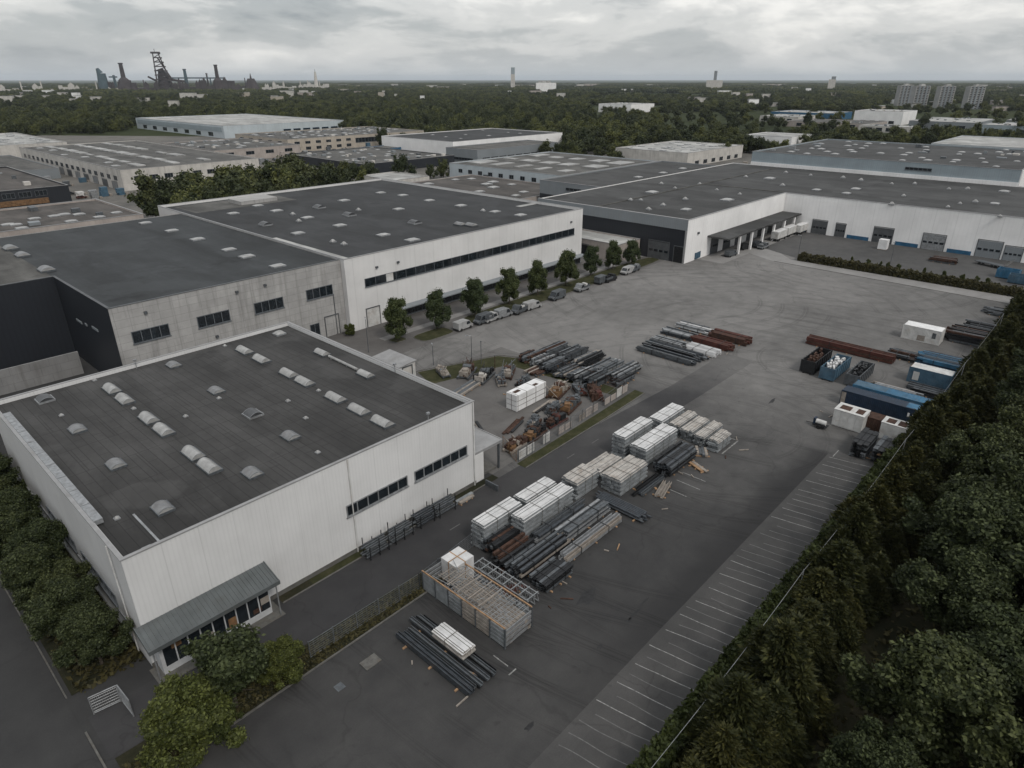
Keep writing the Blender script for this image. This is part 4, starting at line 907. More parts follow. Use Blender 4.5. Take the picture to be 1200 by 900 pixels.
def ibeam(b, x0, x1, y, z, w, h, m=0):
    t = h*.12; b.box(x0, x1, y-w/2, y+w/2, z, z+t, m); b.box(x0, x1, y-w*.12, y+w*.12, z+t, z+h-t, m); b.box(x0, x1, y-w/2, y+w/2, z+h-t, z+h, m)
def channel(b, x0, x1, y, z, w, h, m=0):
    b.box(x0, x1, y-w/2, y+w/2, z, z+.06, m); b.box(x0, x1, y-w/2, y-w/2+.06, z+.06, z+h, m); b.box(x0, x1, y+w/2-.06, y+w/2, z+.06, z+h, m)
def bundle(label, x0, x1, y0, y1, h, mats, style='mix', group=None, seed=0, along='x', rag=.5, name='beam_bundle', cat='steel bundle', bw=.36, bearers=True, rz=0.):
    r = random.Random(seed or label); cx, cy = (x0+x1)/2, (y0+y1)/2
    th = local(thing(name, label, cat, (cx, cy, 0), group, rz=(math.pi/2 if along == 'y' else 0)+rz))
    Ln, Wd = ((y1-y0), (x1-x0)) if along == 'y' else ((x1-x0), (y1-y0))
    n = max(2, int(Wd/bw)); lay = max(1, round(h/.42)); lh = (h-.14)/lay
    for l in range(lay):
        for i in range(n):
            if l == lay-1 and lay > 1 and r.random() < .22: continue
            b = MB(); y = -Wd/2+Wd*(i+.5)/n; e0, e1 = r.uniform(-rag, rag), r.uniform(-rag, rag); z = .14+l*lh
            st = r.choice(('i', 'i', 'u', 'box', 'pipe')) if style == 'mix' else style; w = Wd/n*.9; hh = lh*.94
            a, c = -Ln/2+e0, Ln/2+e1
            if st == 'i': ibeam(b, a, c, y, z, w, hh)
            elif st == 'u': channel(b, a, c, y, z, w, hh)
            elif st == 'pipe': b.tube((a, y, z+hh/2), (c, y, z+hh/2), min(w, hh)/2, n=8)
            else: b.box(a, c, y-w/2, y+w/2, z, z+hh)
            b.build('beam', r.choice(mats), th)
    if bearers:
        b = MB()
        for f in (-.36, 0, .36): b.box(Ln*f-.09, Ln*f+.09, -Wd/2-.35*r.random(), Wd/2+.45*r.random(), 0, .136)
        b.build('bearer', 'wood', th)
    if h > .9:
        for f in (-.25, .22):
            s = MB(); x = Ln*f; s.box(x-.05, x+.05, -Wd/2-.03, Wd/2+.03, h+.004, h+.03); s.box(x-.05, x+.05, -Wd/2-.05, -Wd/2-.031, .12, h); s.box(x-.05, x+.05, Wd/2+.031, Wd/2+.05, .12, h); s.build('strap', 'black', th)
    return th
DK = ['galvd', 'black', 'blued', 'galvd']; RU = ['rust', 'black', 'black', 'galvd']; MX = ['galvd', 'rust', 'black', 'woodg', 'galv']
G2 = 'long bundles of dark sections beside the pale stacks'
bundle('rusty brown bundle at the foot of the nearest pale stack', 43.6, 48.2, 42.6, 45.0, 1.9, RU, 'box', G2, 21, rag=.35)
bundle('dark rust streaked bundle behind the wire frame rack', 42.2, 47.3, 39.9, 42.2, 1.8, ['rust', 'black', 'galvd', 'black'], 'mix', G2, 22, rag=.4)
bundle('long grey bundle directly beside the long pale stack', 48.2, 57.4, 40.3, 41.7, 1.9, ['galvd', 'galv', 'galvd', 'blued'], 'mix', G2, 23)
bundle('long dark bundle with wooden strips, third row from the road', 42.6, 50.8, 37.9, 39.7, 1.5, DK+['woodg'], 'mix', G2, 24)
bundle('long grey bundle ending beside the lying blue grey pipes', 51.0, 59.6, 38.3, 39.9, 1.6, ['galvd', 'galv', 'blued', 'woodg'], 'mix', G2, 25)
bundle('pale low bundle of bars at the yard side of the dark rows', 47.8, 59.4, 35.9, 37.3, 1.0, ['galv', 'galv', 'alus', 'woodg'], 'u', G2, 26, rag=.7)
bundle('squat dark bundle standing alone in front of the rows', 43.0, 47.4, 34.6, 37.2, 1.2, ['black', 'galvd', 'black'], 'i', G2, 27, rag=.25)
bundle('blue grey pipes lying across the ends of the dark rows', 60.4, 62.2, 34.0, 41.3, .9, ['blued', 'galvd', 'blued'], 'pipe', G2, 28, 'y', bw=.3)
bundle('dark blue grey bundle with loose ends beside the far broad stack', 72.0, 79.3, 36.7, 39.5, 2.0, ['blued', 'black', 'galvd'], 'mix', G2, 29, rag=.6)
bundle('low scatter of grey lattice pieces on the yard', 65.4, 71.4, 37.0, 38.6, .5, DK, 'u', G2, 30, rag=.8)
bundle('two grey channels lying askew beside the lattice pieces', 66.5, 70.4, 35.2, 36.4, .45, ['galvd', 'woodg'], 'u', G2, 35, rag=.6, rz=.25)
bundle('small rusty offcuts on the asphalt beside the wire frame rack', 38.6, 42.0, 37.0, 38.6, .4, ['rust', 'wood', 'rustred'], 'mix', G2, 31, rag=.8, rz=-.5)
bundle('brown offcuts beside the squat dark bundle', 44.6, 47.0, 37.9, 38.5, .35, ['wood', 'rust'], 'box', G2, 32, rag=.3)
bundle('short timber coloured offcuts at the far dark bundle', 79.8, 82.0, 36.0, 37.6, .5, ['wood', 'woodg', 'galvd'], 'box', G2, 33, rag=.4, rz=.6)
bundle('scattered wood pieces out in front of the far dark bundle', 75.4, 78.4, 34.6, 35.6, .3, ['woodg', 'wood'], 'box', G2, 34, rag=.6, rz=1.2)
# the two long beams with a wrapped pack on them, nearest the camera
bundle('long dark beam pair with timber bits lying nearest the camera', 28.2, 29.9, 31.3, 41.4, .8, ['blued', 'black', 'galvd', 'wood'], 'u', None, 41, 'y', rag=.3)
bundle('dark beam pair carrying the small wrapped pack', 30.4, 32.0, 31.4, 42, .7, ['blued', 'black', 'galvd'], 'u', None, 42, 'y', rag=.3)
t = pack('small pale strapped pack lying on the dark beam pair', 30.3, 32.0, 34.2, 38.6, .9, 2, 'alut', 'alu', None, 5, .08, 1, seed=43, along='y')
t.location.z = .72
# slatted rack with wire frames
t = local(thing('slatted_rack', 'long grey slatted rack filled with timber and wire frames', 'rack', (36.5, 39, 0)))
for s, x in ((0, -1.95), (1, 1.95)):
    for seg in range(6):
        b = MB(); y0 = 5.8-2*seg-2; nz = 5 if s == 0 else 4
        for z in range(nz):
            if s == 1 and seg < 2: continue
            b.box(x-.04, x+.04, y0+.06, y0+1.94, .15+z*.46, .15+z*.46+(.43 if seg < 2 else .30))
        if b.v: b.build('side_panel', 'alus' if seg < 2 else R.choice(['galv', 'woodg', 'alus', 'galvd']), t)
    b = MB()
    for i in range(7): b.box(x-.08, x+.08, 5.8-2*i-.08, 5.8-2*i+.08, 0, 2.5)
    b.build('post', 'galvd', t)
    MB().box(x-.06, x+.06, -6.2, 5.9, 2.5+.004, 2.62).build('top_rail', 'wood', t)
for y in (5.84, -6.2): 
    b = MB()
    for z in range(4): b.box(-1.85, 1.85, y-.04, y+.04, .2+z*.55, .55+z*.55)
    b.build('end_panel', 'galv', t)
b = MB()
for z in range(3):
    for i in range(8): b.box(-1.7+i*.43, -1.7+i*.43+.38, -5.9-R.random()*.4, 1.6+R.random(), .15+z*.5, .15+z*.5+.4)
b.build('timber_load', 'woodg', t)
b = MB()
for i in range(9):
    x = -1.7+i*.42; b.tube((x, -5.9, 2.45), (x, 2.5, 2.45), .035, n=5)
for i in range(19):
    y = -5.9+i*.47; b.tube((-1.75, y, 2.53), (1.75, y, 2.53), .035, n=5)
b.build('wire_frame', 'galv', t)
b = MB()
for i in range(8):
    x = -1.4+i*.3; b.tube((x, -3.2, 2.78), (x, 3.9, 2.85), .04, n=5)
for i in range(12):
    y = -3.2+i*.62; b.tube((-1.5, y, 2.86), (1.0, y, 2.9), .035, n=5)
b.build('wire_frame', 'woodg', t)
b = MB(); rr_ = random.Random(3)
for i in range(26): x, y = rr_.uniform(-1.6, 1.6), rr_.uniform(-5.6, 3.4); b.tube((x, y, 2.6+rr_.random()*.5), (x+rr_.uniform(-.8, .8), y+rr_.uniform(-2.2, 2.2), 2.6+rr_.random()*.6), .035, n=5)
b.build('loose_rod', 'alus', t)
b = MB()
for i in range(4): b.box(-1.9, 1.6, -2.6+i*1.5, -2.5+i*1.5, 2.93, 3.0)
b.build('lath', 'woodg', t)
t = local(thing('wrapped_cube', 'pale wrapped cube with crossed straps behind the slatted rack', 'pallet load', (38.3, 43.4, 0)))
MB().box(-1.3, 1.3, -1.2, 1.2, .18, 3.0).build('load', 'alu', t); MB().box(-1.35, 1.35, -1.1, -.9, 0, .17).box(-1.35, 1.35, .9, 1.1, 0, .17).build('pallet', 'woodg', t)
MB().box(-.06, .06, -1.23, 1.23, 3.003, 3.03).box(-.06, .06, -1.24, -1.21, .2, 3.0).box(-1.33, 1.33, -.06, .06, 3.034, 3.05).box(-1.34, -1.31, -.06, .06, .2, 3.0).build('strap', 'wood', t)
t = local(thing('lattice_girder', 'pale lattice girders lying beside the wrapped cube', 'girder', (40.3, 38.6, 0)))
for yy in (-.5, .5, 1.1):
    b = MB()
    for z in (.3, 1.3): b.tube((yy, -4.2, z), (yy, 4.2, z), .07)
    for i in range(14): b.tube((yy, -4.2+.6*i, .3), (yy, -3.9+.6*i, 1.3), .045); b.tube((yy, -3.9+.6*i, 1.3), (yy, -3.6+.6*i, .3), .045)
    b.build('girder', 'galv', t)
b = MB()
for y in np.linspace(-4, 4, 8): b.box(-.6, 1.2, y-.05, y+.05, 1.38, 1.44)
b.build('cross_bar', 'alus', t)
# manhole cover, plate
t = tag(MB().box(23.9, 25.6, 40.4, 41.6, .006, .1).build('ground_plate', 'kerb', loc=(24.7, 41, 0)), 'pale square plate lying on the asphalt by the fence', 'plate')

rl_ = random.Random(44)
def blotch(cx, cy, rx, ry, mat='tar', z=.0155):
    n = 18; ph = rl_.uniform(0, 6); return sheet('tar_stain', [(cx+rx*(1+.35*math.sin(3*t+ph)+.2*math.sin(7*t))*math.cos(t), cy+ry*(1+.3*math.sin(2*t+ph))*math.sin(t)) for t in (2*math.pi*j/n for j in range(n))], mat, z)
MT['tar'] = plain('tar_stain', (.017, .017, .018), .6, 0, .5, 2, obj=False)
for px, py, rx, ry in ((754, 706, .9, .12), (744, 719, 1.1, .16), (737, 727, .5, .14), (703, 758, .35, .25), (620, 852, .5, .3), (688, 700, 1.4, .7), (560, 790, .7, .4), (905, 470, 1.2, .3), (820, 420, 1.5, .3), (590, 360 + 90, .8, .3)): q = at(px, py); blotch(q[0], q[1], rx, ry, 'tar', .0042)
for i in range(34):
    x, y = rl_.choice(((rl_.uniform(40, 90), rl_.uniform(32.5, 35)), (rl_.uniform(26, 34), rl_.uniform(30, 43)), (rl_.uniform(60, 84), rl_.uniform(33, 36.5)), (rl_.uniform(100, 118), rl_.uniform(22, 30)), (rl_.uniform(104, 132), rl_.uniform(49, 70)), (rl_.uniform(58, 90), rl_.uniform(60, 76))))
    L = rl_.uniform(.4, 1.5); t = tag(MB().box(x-L/2, x+L/2, y-.06, y+.06, .012, .1+rl_.random()*.06, 0, rl_.uniform(0, 3.1)).build('timber_offcut', rl_.choice(('wood', 'woodg', 'woodg', 'rust')), loc=(x, y, 0)), 'short timber offcut lying loose on the asphalt between the stacks', 'offcut', 'loose offcuts on the yard floor')
for px, py, lb in ((398, 805, 'square manhole cover at the bottom of the yard, left of the pale ground plate'),):
    q = at(px, py); b = MB(); b.box(q[0]-.4, q[0]+.4, q[1]-.4, q[1]+.4, .016, .03)
    for j in range(5): b.box(q[0]-.34, q[0]+.34, q[1]-.32+.15*j, q[1]-.27+.15*j, .0302, .04)
    tag(b.build('drain_cover', 'galvd', loc=(q[0], q[1], 0)), lb, 'drain cover')
# bundles north of the compound
G3 = 'rows of dark section bundles behind the compound'
k_ = 0
cols = [DK, DK+['galv'], ['galvd', 'black', 'woodg'], ['rust', 'black', 'galvd'], ['galv', 'galvd', 'alus']]
DL = ['rust tinged dark bundle at the corner of the rows behind the compound', 'dark bundle second in the far row behind the compound', 'dark bundle third in the far row behind the compound', 'grey bundle fourth in the far row behind the compound', 'dark bundle at the right end of the far row behind the compound',
      'rusty bundle at the left end of the near row behind the compound', 'pale topped bundle second in the near row behind the compound', 'dark long bundle third in the near row behind the compound', 'pale topped bundle fourth in the near row behind the compound', 'dark bundle fifth in the near row behind the compound', 'dark bundle at the right end of the near row behind the compound', 'loose dark bundle beside the lawn corner']
for i in range(5):
    bundle(DL[i], 93.6+.4*(i % 2), 100.6, 79.5-4.2*i-2.8, 79.5-4.2*i, 1.2+.3*(i % 3), cols[(3, 0, 2, 4, 1)[i]], 'mix', G3, 50+i, rag=.9)
for i in range(6):
    bundle(DL[5+i], 87.8+(1.0 if i < 2 else 0), 93.0, 80.6-3.3*i-2.5, 80.6-3.3*i, 1.3+.25*(i % 3), cols[(3, 4, 0, 2, 1, 0)[i]], 'mix', G3, 60+i, rag=.7)
bundle(DL[11], 92.0, 97, 58.8, 60.6, 1.1, DK, 'mix', G3, 70, rag=.6)
# bundles in the open yard
G4 = 'bundles of sections lying in the open yard'
bundle('long blue grey bundle nearest the camera in the open yard', 109.0, 111.0, 54.0, 66.2, 1.1, ['blued', 'galvd', 'galv'], 'mix', G4, 71, 'y')
bundle('dark grey bundle second row in the open yard', 112.0, 114.8, 54.2, 66, 1.1, DK, 'mix', G4, 72, 'y', 1.2)
bundle('bright white bundle in the open yard', 115.8, 119.0, 53.0, 59.2, 1.0, ['alu', 'white_p', 'alu'], 'u', G4, 73, 'y')
bundle('pale grey bundle behind the white one in the open yard', 115.6, 118.6, 60.3, 67, 1.0, ['galv', 'alus', 'galvd'], 'mix', G4, 74, 'y')
bundle('dark red bundle next to the white one in the open yard', 120.8, 123.6, 52.2, 60.4, 1.3, ['rustred', 'rust', 'rustred'], 'box', G4, 75, 'y', .7)
bundle('grey bundle left of the dark red ones in the open yard', 121, 124.0, 61.2, 68, 1.0, DK+['galv'], 'mix', G4, 76, 'y')
bundle('dark red bundle at the far corner of the open yard group', 126, 129.0, 51.2, 59.2, 1.4, ['rustred', 'rustred', 'rust'], 'box', G4, 77, 'y', .7)
bundle('pale bundle at the back of the open yard group', 126.6, 129.6, 60.4, 67.6, 1.0, ['alu', 'galv', 'galvd'], 'mix', G4, 78, 'y', .8)
t = bundle('very long low stack of dark red beams on the right of the yard', 136.2, 138.4, 26.2, 42.6, 1.6, ['rustred', 'rustred', 'rust'], 'box', None, 79, 'y', .15)

# ------------------------------------------------------------------ containers and skips along the conifers
def container(label, cx, cy, L, w, h, body, roof, doorm, rz, z=0, panels_=None, name='shipping_container', cat='container', group=None):
    th = local(thing(name, label, cat, (cx, cy, z), group, rz=rz)); b = MB(); n = int(L/.28)*2; d = .05
    xs = [-L/2+.15+(L-.3)*i/n for i in range(n+1)]
    for s in (-1, 1):
        for i in range(n):
            y0 = s*(w/2-d*((i//1) % 2)); y1 = s*(w/2-d*((i+1) % 2))
            q = [(xs[i], y0, .15), (xs[i+1], y1, .15), (xs[i+1], y1, h-.12), (xs[i], y0, h-.12)]; b.face(q if s < 0 else q[::-1])
        b.build('side_wall', body, th); b = MB()
    f = MB()
    for sx in (-1, 1):
        for sy in (-1, 1): x = sx*(L/2-.08); y = sy*(w/2-.07); f.box(x-.08, x+.08, y-.08, y+.08, .0, h)
    for s in (-1, 1): f.box(-L/2+.17, L/2-.17, s*(w/2-.06)-.06, s*(w/2-.06)+.06, h-.12, h-.005); f.box(-L/2+.17, L/2-.17, s*(w/2-.06)-.06, s*(w/2-.06)+.06, .0, .15)
    f.box(L/2-.12, L/2-.03, -w/2+.16, w/2-.16, .02, h-.03)
    f.build('frame', body, th)
    r = MB(); nn = int(L/.5)
    for i in range(nn): x = -L/2+.17+(L-.34)*i/nn; r.box(x, x+(L-.34)/nn-.12, -w/2+.13, w/2-.13, h-.09, h-.01+.004*(i % 2)); r.box(x+(L-.34)/nn-.12, x+(L-.34)/nn, -w/2+.13, w/2-.13, h-.09, h-.05)
    r.build('roof', roof, th)
    for s in (-1, 1):
        b = MB(); b.box(-L/2+.02, -L/2+.09, min(0, s*(w/2-.16))+.012, max(0, s*(w/2-.16))-.012, .1, h-.1); o = b.build('door', doorm, th)
        b = MB()
        for q in (.3, .75): b.tube((-L/2-.01, s*(w/2-.16)*q, .12), (-L/2-.01, s*(w/2-.16)*q, h-.12), .03)
        b.build('locking_bar', 'galv', o)
    for (x0, x1, y0, y1, m, rf) in panels_ or ():
        b = MB()
        if rf: b.box(x0, x1, y0, y1, h+.003, h+.012)
        else: b.box(x0, x1, -w/2-.012, -w/2-.004, y0, y1)
        b.build('patch', m, th)
    return th
P2 = math.pi/2
container('long dark blue container lying beside the bright blue one', 112.9, 21.6, 12.2, 2.5, 2.7, 'bluec', 'bluec', 'bluec', -P2, panels_=((-6, -5.3, .3, 2.4, 'woodg', False), (3.6, 5.9, -1.0, 1.0, 'bluel', True), (4.1, 4.4, 1.2, 1.9, 'white_p', False), (4.8, 5.3, 1.3, 2.0, 'white_p', False)))
container('long blue topped container behind the dark blue one', 116.5, 21.0, 12.2, 2.5, 2.7, 'bluel', 'bluel', 'bluem', -P2, panels_=((-5.9, -1, -1, 1, 'bluem', True),))
container('grey blue container with a pale roof and rusty orange end', 131.3, 18.6, 6.8, 3.0, 2.9, 'bluem', 'whitep2', 'orange', -P2, panels_=((-2.6, -1.6, .6, 2.2, 'whitep2', False),))
container('white site container with a patched side out in the far yard', 155.4, 25.6, 7.2, 3.4, 3.0, 'whitep2', 'white_p', 'whitep2', -P2, name='site_container', panels_=((-.6, .8, .2, 1.4, 'woodg', False), (2, 2.7, 1.2, 2.4, 'galvd', False)))
def skip(label, cx, cy, L, w, h, mat, rz, ribs=6, load=None, group=None, name='skip'):
    th = local(thing(name, label, 'skip', (cx, cy, 0), group, rz=rz)); b = MB(); t = .1
    b.ring(-L/2, L/2, -w/2, w/2, .25, h, t); b.box(-L/2+t, L/2-t, -w/2+t, w/2-t, .25, .35); b.build('body', mat, th)
    for i in range(ribs+1):
        x = -L/2+L*i/ribs
        for s in (-1, 1): MB().box(x-.06, x+.06, min(s*w/2, s*(w/2+.1))+.002*s, max(s*w/2, s*(w/2+.1))+.002*s, .2, h+.03).build('rib', mat, th)
    MB().box(-L/2-.05, L/2+.05, -w*.3, -w*.2, 0, .248).box(-L/2-.05, L/2+.05, w*.2, w*.3, 0, .248).build('skid', 'black', th)
    if load:
        b = MB(); r = random.Random(label)
        for _ in range(26): x, y = r.uniform(-L/2+.6, L/2-.9), r.uniform(-w/2+.4, w/2-.6); b.box(x, x+r.uniform(.3, 1.2), y, y+r.uniform(.15, .4), h-.5, h-.2+r.uniform(0, .35), 0, r.uniform(-.5, .5))
        b.build('scrap_load', load, th)
    return th
G5 = 'three open boxes standing in a row in the yard'
skip('black open box with a rusty load, left of the blue one', 125, 36.6, 8.5, 2.5, 2.6, 'black', 0, 7, 'rust', G5, 'open_box')
skip('light blue open box between the two dark ones', 124.2, 32.8, 8.4, 2.5, 2.5, 'bluem', 0, 7, 'alu', G5, 'open_box')
skip('dark grey open box with a raised end, right of the blue one', 124.4, 28.6, 8.2, 2.3, 2.3, 'galvd', 0, 7, 'black', G5, 'open_box')
for lb, cx, cy, L, w, h, m, top in (('grey box with a rust stained lid beside the dark blue container', 104.6, 23.8, 3.2, 4.4, 2.8, 'whitep2', 'rust'), ('second grey box with a rusty lid closer to the conifers', 104.6, 17.4, 3.0, 3.6, 2.8, 'whitep2', 'rust')):
    t = local(thing('store_box', lb, 'store box', (cx, cy, 0))); MB().box(-w/2*.7, w/2*.7, -w/2, w/2, .1, h).build('body', m, t)
    b = MB(); b.box(-w/2*.72, w/2*.72, -w/2-.05, w/2+.05, h+.003, h+.12); o = b.build('lid', 'whitep2', t)
    MB().box(-1.0, .9, -w/2+.4, -w/2+1.5, h+.123, h+.13).box(-.9, .8, .1, w/2-.5, h+.123, h+.13).build('rust_patch', 'rust', o)
    b = MB()
    for i in range(4): b.box(-w/2*.7-.03, -w/2*.7-.003, -w/2+w*i/4+.06, -w/2+w*(i+1)/4-.06, .25, h-.15)
    b.build('door', 'whitep2', t)
container('low rusty brown box squeezed between the two grey boxes', 106.4, 20.6, 3.4, 2.4, 2.2, 'rust', 'rust', 'rust', -P2, name='scrap_box', cat='scrap box')
bundle('black press frame with pale edges, the left one by the grey boxes', 95.2, 101.0, 18.6, 20.8, 2.3, ['black', 'black', 'galvd'], 'i', None, 81, rag=.3, name='press_frame', cat='machine frame', bw=.6)
bundle('black press frame with a timber on top, the right one by the conifers', 95.4, 100.6, 15.9, 18.0, 2.2, ['black', 'black', 'galvd', 'wood'], 'i', None, 82, rag=.3, name='press_frame', cat='machine frame', bw=.6)
bundle('grey timbers and sections between the blue and grey blue containers', 120.5, 124.0, 18.5, 25.5, .9, ['galvd', 'woodg', 'rust', 'galv'], 'mix', None, 83, 'y', 1.0)
bundle('dark sheets stacked beside the grey blue container', 124.6, 128, 14.5, 20.5, 1.0, DK+['blued'], 'mix', None, 84, 'y', .7)
bundle('blue machine parts heaped behind the grey blue container', 138.5, 144, 13.2, 22.5, 1.9, ['bluem', 'bluel', 'bluec', 'black'], 'mix', None, 85, 'y', .9)
bundle('dark scrap heap beside the long red beams', 140, 143.6, 23.4, 28, 1.0, ['black', 'rust', 'galvd'], 'mix', None, 86, 'y', 1.0)
bundle('dark heap of sections behind the white site container', 158, 164, 12.6, 21.6, 2.3, ['black', 'galvd', 'black', 'rust'], 'mix', None, 87, 'y', 1.0)
bundle('grey heap of sections at the far corner by the conifers', 166, 172, 13, 20, 1.5, ['galvd', 'black', 'woodg'], 'mix', None, 88, 'y', 1.0)
bundle('low grey strips lying by the end of the hedge', 184, 190, 13.4, 19, .7, ['galvd', 'black'], 'mix', None, 89, 'y', 1.5)
t = local(thing('pump_trailer', 'small dark pump trailer with a pale tank beside the grey box', 'trailer', (101.0, 27.0, 0)))
MB().box(-.6, .6, -1.1, 1.1, .4, .55).tube((0, 1.1, .45), (0, 2.2, .35), .05).build('chassis', 'black', t); MB().tube((0, -.8, .95), (0, .7, .95), .38, n=10).build('tank', 'whitep2', t); MB().box(-.4, .4, .72, 1.05, .56, 1.5).build('motor', 'bluec', t)
for s in (-1, 1): MB().tube((s*.62, 0, .32), (s*.78, 0, .32), .32, n=12).build('wheel', 'rubber', t)

# ------------------------------------------------------------------ scrap compound
def machine(label, x, y, rz, seed, mats, s=1., name='scrap_machine', kind=0):
    r = random.Random(seed); th = local(thing(name, label, 'machine', (x, y, 0), 'scrapped machines in the compound', rz=rz)); L, Wd = 4.6*s, 2.1*s
    b = MB()
    for q in (-1, 1): b.box(-L/2, L/2, q*Wd*.4-.15, q*Wd*.4+.15, .15, .5)
    for i in range(4): b.box(-L/2+L*(i+.3)/4, -L/2+L*(i+.3)/4+.25, -Wd/2+.25, Wd/2-.25, .2, .46)
    b.build('skid', mats[0], th)
    b = MB(); b.prism([(-L*.44, -Wd*.34), (-L*.1, -Wd*.36), (-L*.02, -Wd*.1), (-L*.06, Wd*.3), (-L*.4, Wd*.34)], .51, 1.15*s); b.box(-L*.36, -L*.16, -Wd*.26, Wd*.12, 1.153*s, 1.5*s, 0, .3); b.build('hood', mats[1], th)
    b = MB()
    for _ in range(26): px, py = r.uniform(-L*.45, L*.42), r.uniform(-Wd*.45, Wd*.3); b.box(px, px+r.uniform(.3, 1.0), py, py+r.uniform(.2, .7), .5, .6+r.uniform(.2, .9)*s, 0, r.uniform(-.4, .4))
    b.build('gearbox', mats[2 % len(mats)], th)
    b = MB(); b.tube((L*.1, -Wd*.3, 1.1*s), (L*.1, Wd*.34, 1.1*s), .42*s, n=12); b.tube((L*.32, -Wd*.2, .9*s), (L*.32, Wd*.3, .9*s), .3*s, n=12); b.build('drum', mats[0], th)
    b = MB()
    for _ in range(14): b.tube((r.uniform(-L/2, L/2), r.uniform(-Wd/2, Wd/2), r.uniform(.3, 1.2)), (r.uniform(-L/2, L/2), r.uniform(-Wd/2, Wd/2), r.uniform(.9, 2.2*s)), .06)
    b.build('pipe', mats[-1], th); return th
for a in (('yellowish rusty machine at the near corner of the compound fence', 63.4, 58.0, .1, 1, ('woodg', 'orange', 'rust'), .85), ('orange capped rusty machine second along the compound fence', 68.0, 58.2, .15, 2, ('rust', 'orange', 'black'), 1.05),
          ('dark red scrap machine in the middle of the compound fence', 73.6, 58.6, .0, 3, ('rustred', 'rust', 'black'), 1.0), ('orange and grey machine with pipes near the compound fence end', 79.4, 60.2, .25, 4, ('rust', 'orange', 'galvd'), 1.15),
          ('tangled rusty frame machine at the far fence corner', 86.2, 59.8, .8, 5, ('rust', 'rustred', 'rust'), 1.1), ('brown tracked machine beside the white wrapped box', 82.6, 65.2, .3, 6, ('rust', 'orange', 'woodg'), 1.25),
          ('grey machine on beams at the lawn end of the compound', 77.6, 83.0, .5, 7, ('galvd', 'woodg', 'rust'), 1.2), ('pale topped machine second by the compound lawn', 78.2, 79.2, .35, 8, ('galvd', 'alut', 'black'), 1.2), ('brown machine third by the compound lawn', 82.6, 77.2, .6, 9, ('rust', 'woodg', 'galvd'), 1.1)):
    machine(*a)
bundle('weathered planks lying in front of the lawn side machines', 69.6, 76.4, 77.2, 79.4, .5, ['woodg', 'galvd', 'woodg'], 'box', None, 91, rag=.8, rz=.2)
bundle('rusty plates stacked at the back of the compound', 85.2, 88.4, 72.4, 75.4, .7, ['rust', 'woodg', 'galvd'], 'box', None, 92, rag=.5)
for a in (('small rusty frame between the compound fence machines', 71.0, 60.6, .4, 11, ('rust', 'woodg', 'galvd'), .7), ('flat grey machine bed behind the fence machines', 76.8, 61.4, .2, 12, ('galvd', 'rust', 'galvd'), .8), ('rusty gearbox lying beside the brown tracked machine', 85.4, 62.6, 1.0, 13, ('rust', 'rustred', 'galvd'), .8), ('grey hopper lying at the back of the compound lawn', 74.4, 86.0, 1.2, 14, ('galvd', 'alut', 'woodg'), .8), ('brown wreck beside the planks on the compound floor', 79.0, 75.6, .9, 15, ('woodg', 'rust', 'galvd'), .8), ('dark engine block at the lawn side of the sheeted box', 81.4, 72.4, .2, 16, ('black', 'rust', 'galvd'), .75)): machine(*a)
for i, (lb, x, y, rz) in enumerate((('thin pipes lying loose in the middle of the compound', 68.5, 62.6, .3), ('scrap strips lying at the hall side of the compound', 63.5, 65.5, 1.1), ('loose bars beside the round pale cover', 76.6, 63.4, .15), ('loose timbers near the hut in the compound', 66.5, 79, .6))): bundle(lb, x-2.4, x+2.4, y-.7, y+.7, .3, ['galvd', 'rust', 'woodg', 'black'], 'mix', None, 300+i, rag=1.2, rz=rz, bearers=False)
t = local(thing('sheeted_box', 'white sheeted box load with dark straps in the compound', 'pallet load', (76.1, 66.9, 0), rz=.02)); L = 7.6
MB().box(-L/2, L/2, -1.15, 1.15, .12, 3.0).build('load', 'white_p', t)
b = MB()
for x in (-L/2+.3, -1.3, 1.1, L/2-.3): b.box(x-.04, x+.04, -1.18, -1.154, .12, 3.0); b.box(x-.04, x+.04, -1.17, 1.17, 3.004, 3.02)
for z in (1.0, 1.9): b.box(-L/2+.1, L/2-.1, -1.176, -1.153, z, z+.07); b.box(-L/2-.02, -L/2-.003, -1.1, 1.1, z, z+.05)
b.box(-L/2-.021, -L/2-.004, -.04, .04, .12, 3.0); b.build('strap', 'strap', t)
MB().box(-L/2+.6, -L/2+2, -.3, .4, 3.024, 3.05).box(1.2, 2.2, -.8, -.2, 3.024, 3.05).build('torn_patch', 'rust', t)
t = tag(MB().tube((79.6, 63.6, .006), (79.6, 63.6, .12), 1.1, n=20).build('round_cover', 'woodg'), 'round pale cover lying beside the sheeted box', 'cover')
def fence(name, label, pts, h, sp, mat='galvd', wires=7, panel=None, cat='fence', group=None, vstep=.5):
    th = thing(name, label, cat, (*pts[0], 0), group)
    m = MB()
    for p, q in zip(pts, pts[1:]):
        L = math.hypot(q[0]-p[0], q[1]-p[1]); n = max(1, int(L/sp))
        for i in range(n+1):
            x, y = p[0]+(q[0]-p[0])*i/n, p[1]+(q[1]-p[1])*i/n
            MB().tube((x, y, 0), (x, y, h+.08), .045).build('post', mat, th)
        for j in range(wires): z = .12+(h-.15)*j/(wires-1); m.tube((*p, z), (*q, z), .022 if 0 < j < wires-1 else .035, n=4)
        for i in range(int(L/vstep)): x, y = p[0]+(q[0]-p[0])*i*vstep/L, p[1]+(q[1]-p[1])*i*vstep/L; m.tube((x, y, .1), (x, y, h), .012, n=3)
    m.build('mesh_panel', mat, th); return th
fence('mesh_fence', 'grey wire mesh fence along the grass strip beside the main road', [(21.2, 45.6), (34.4, 45.3), (52, 47.0)], 2.0, 2.6, 'galvd', 8)
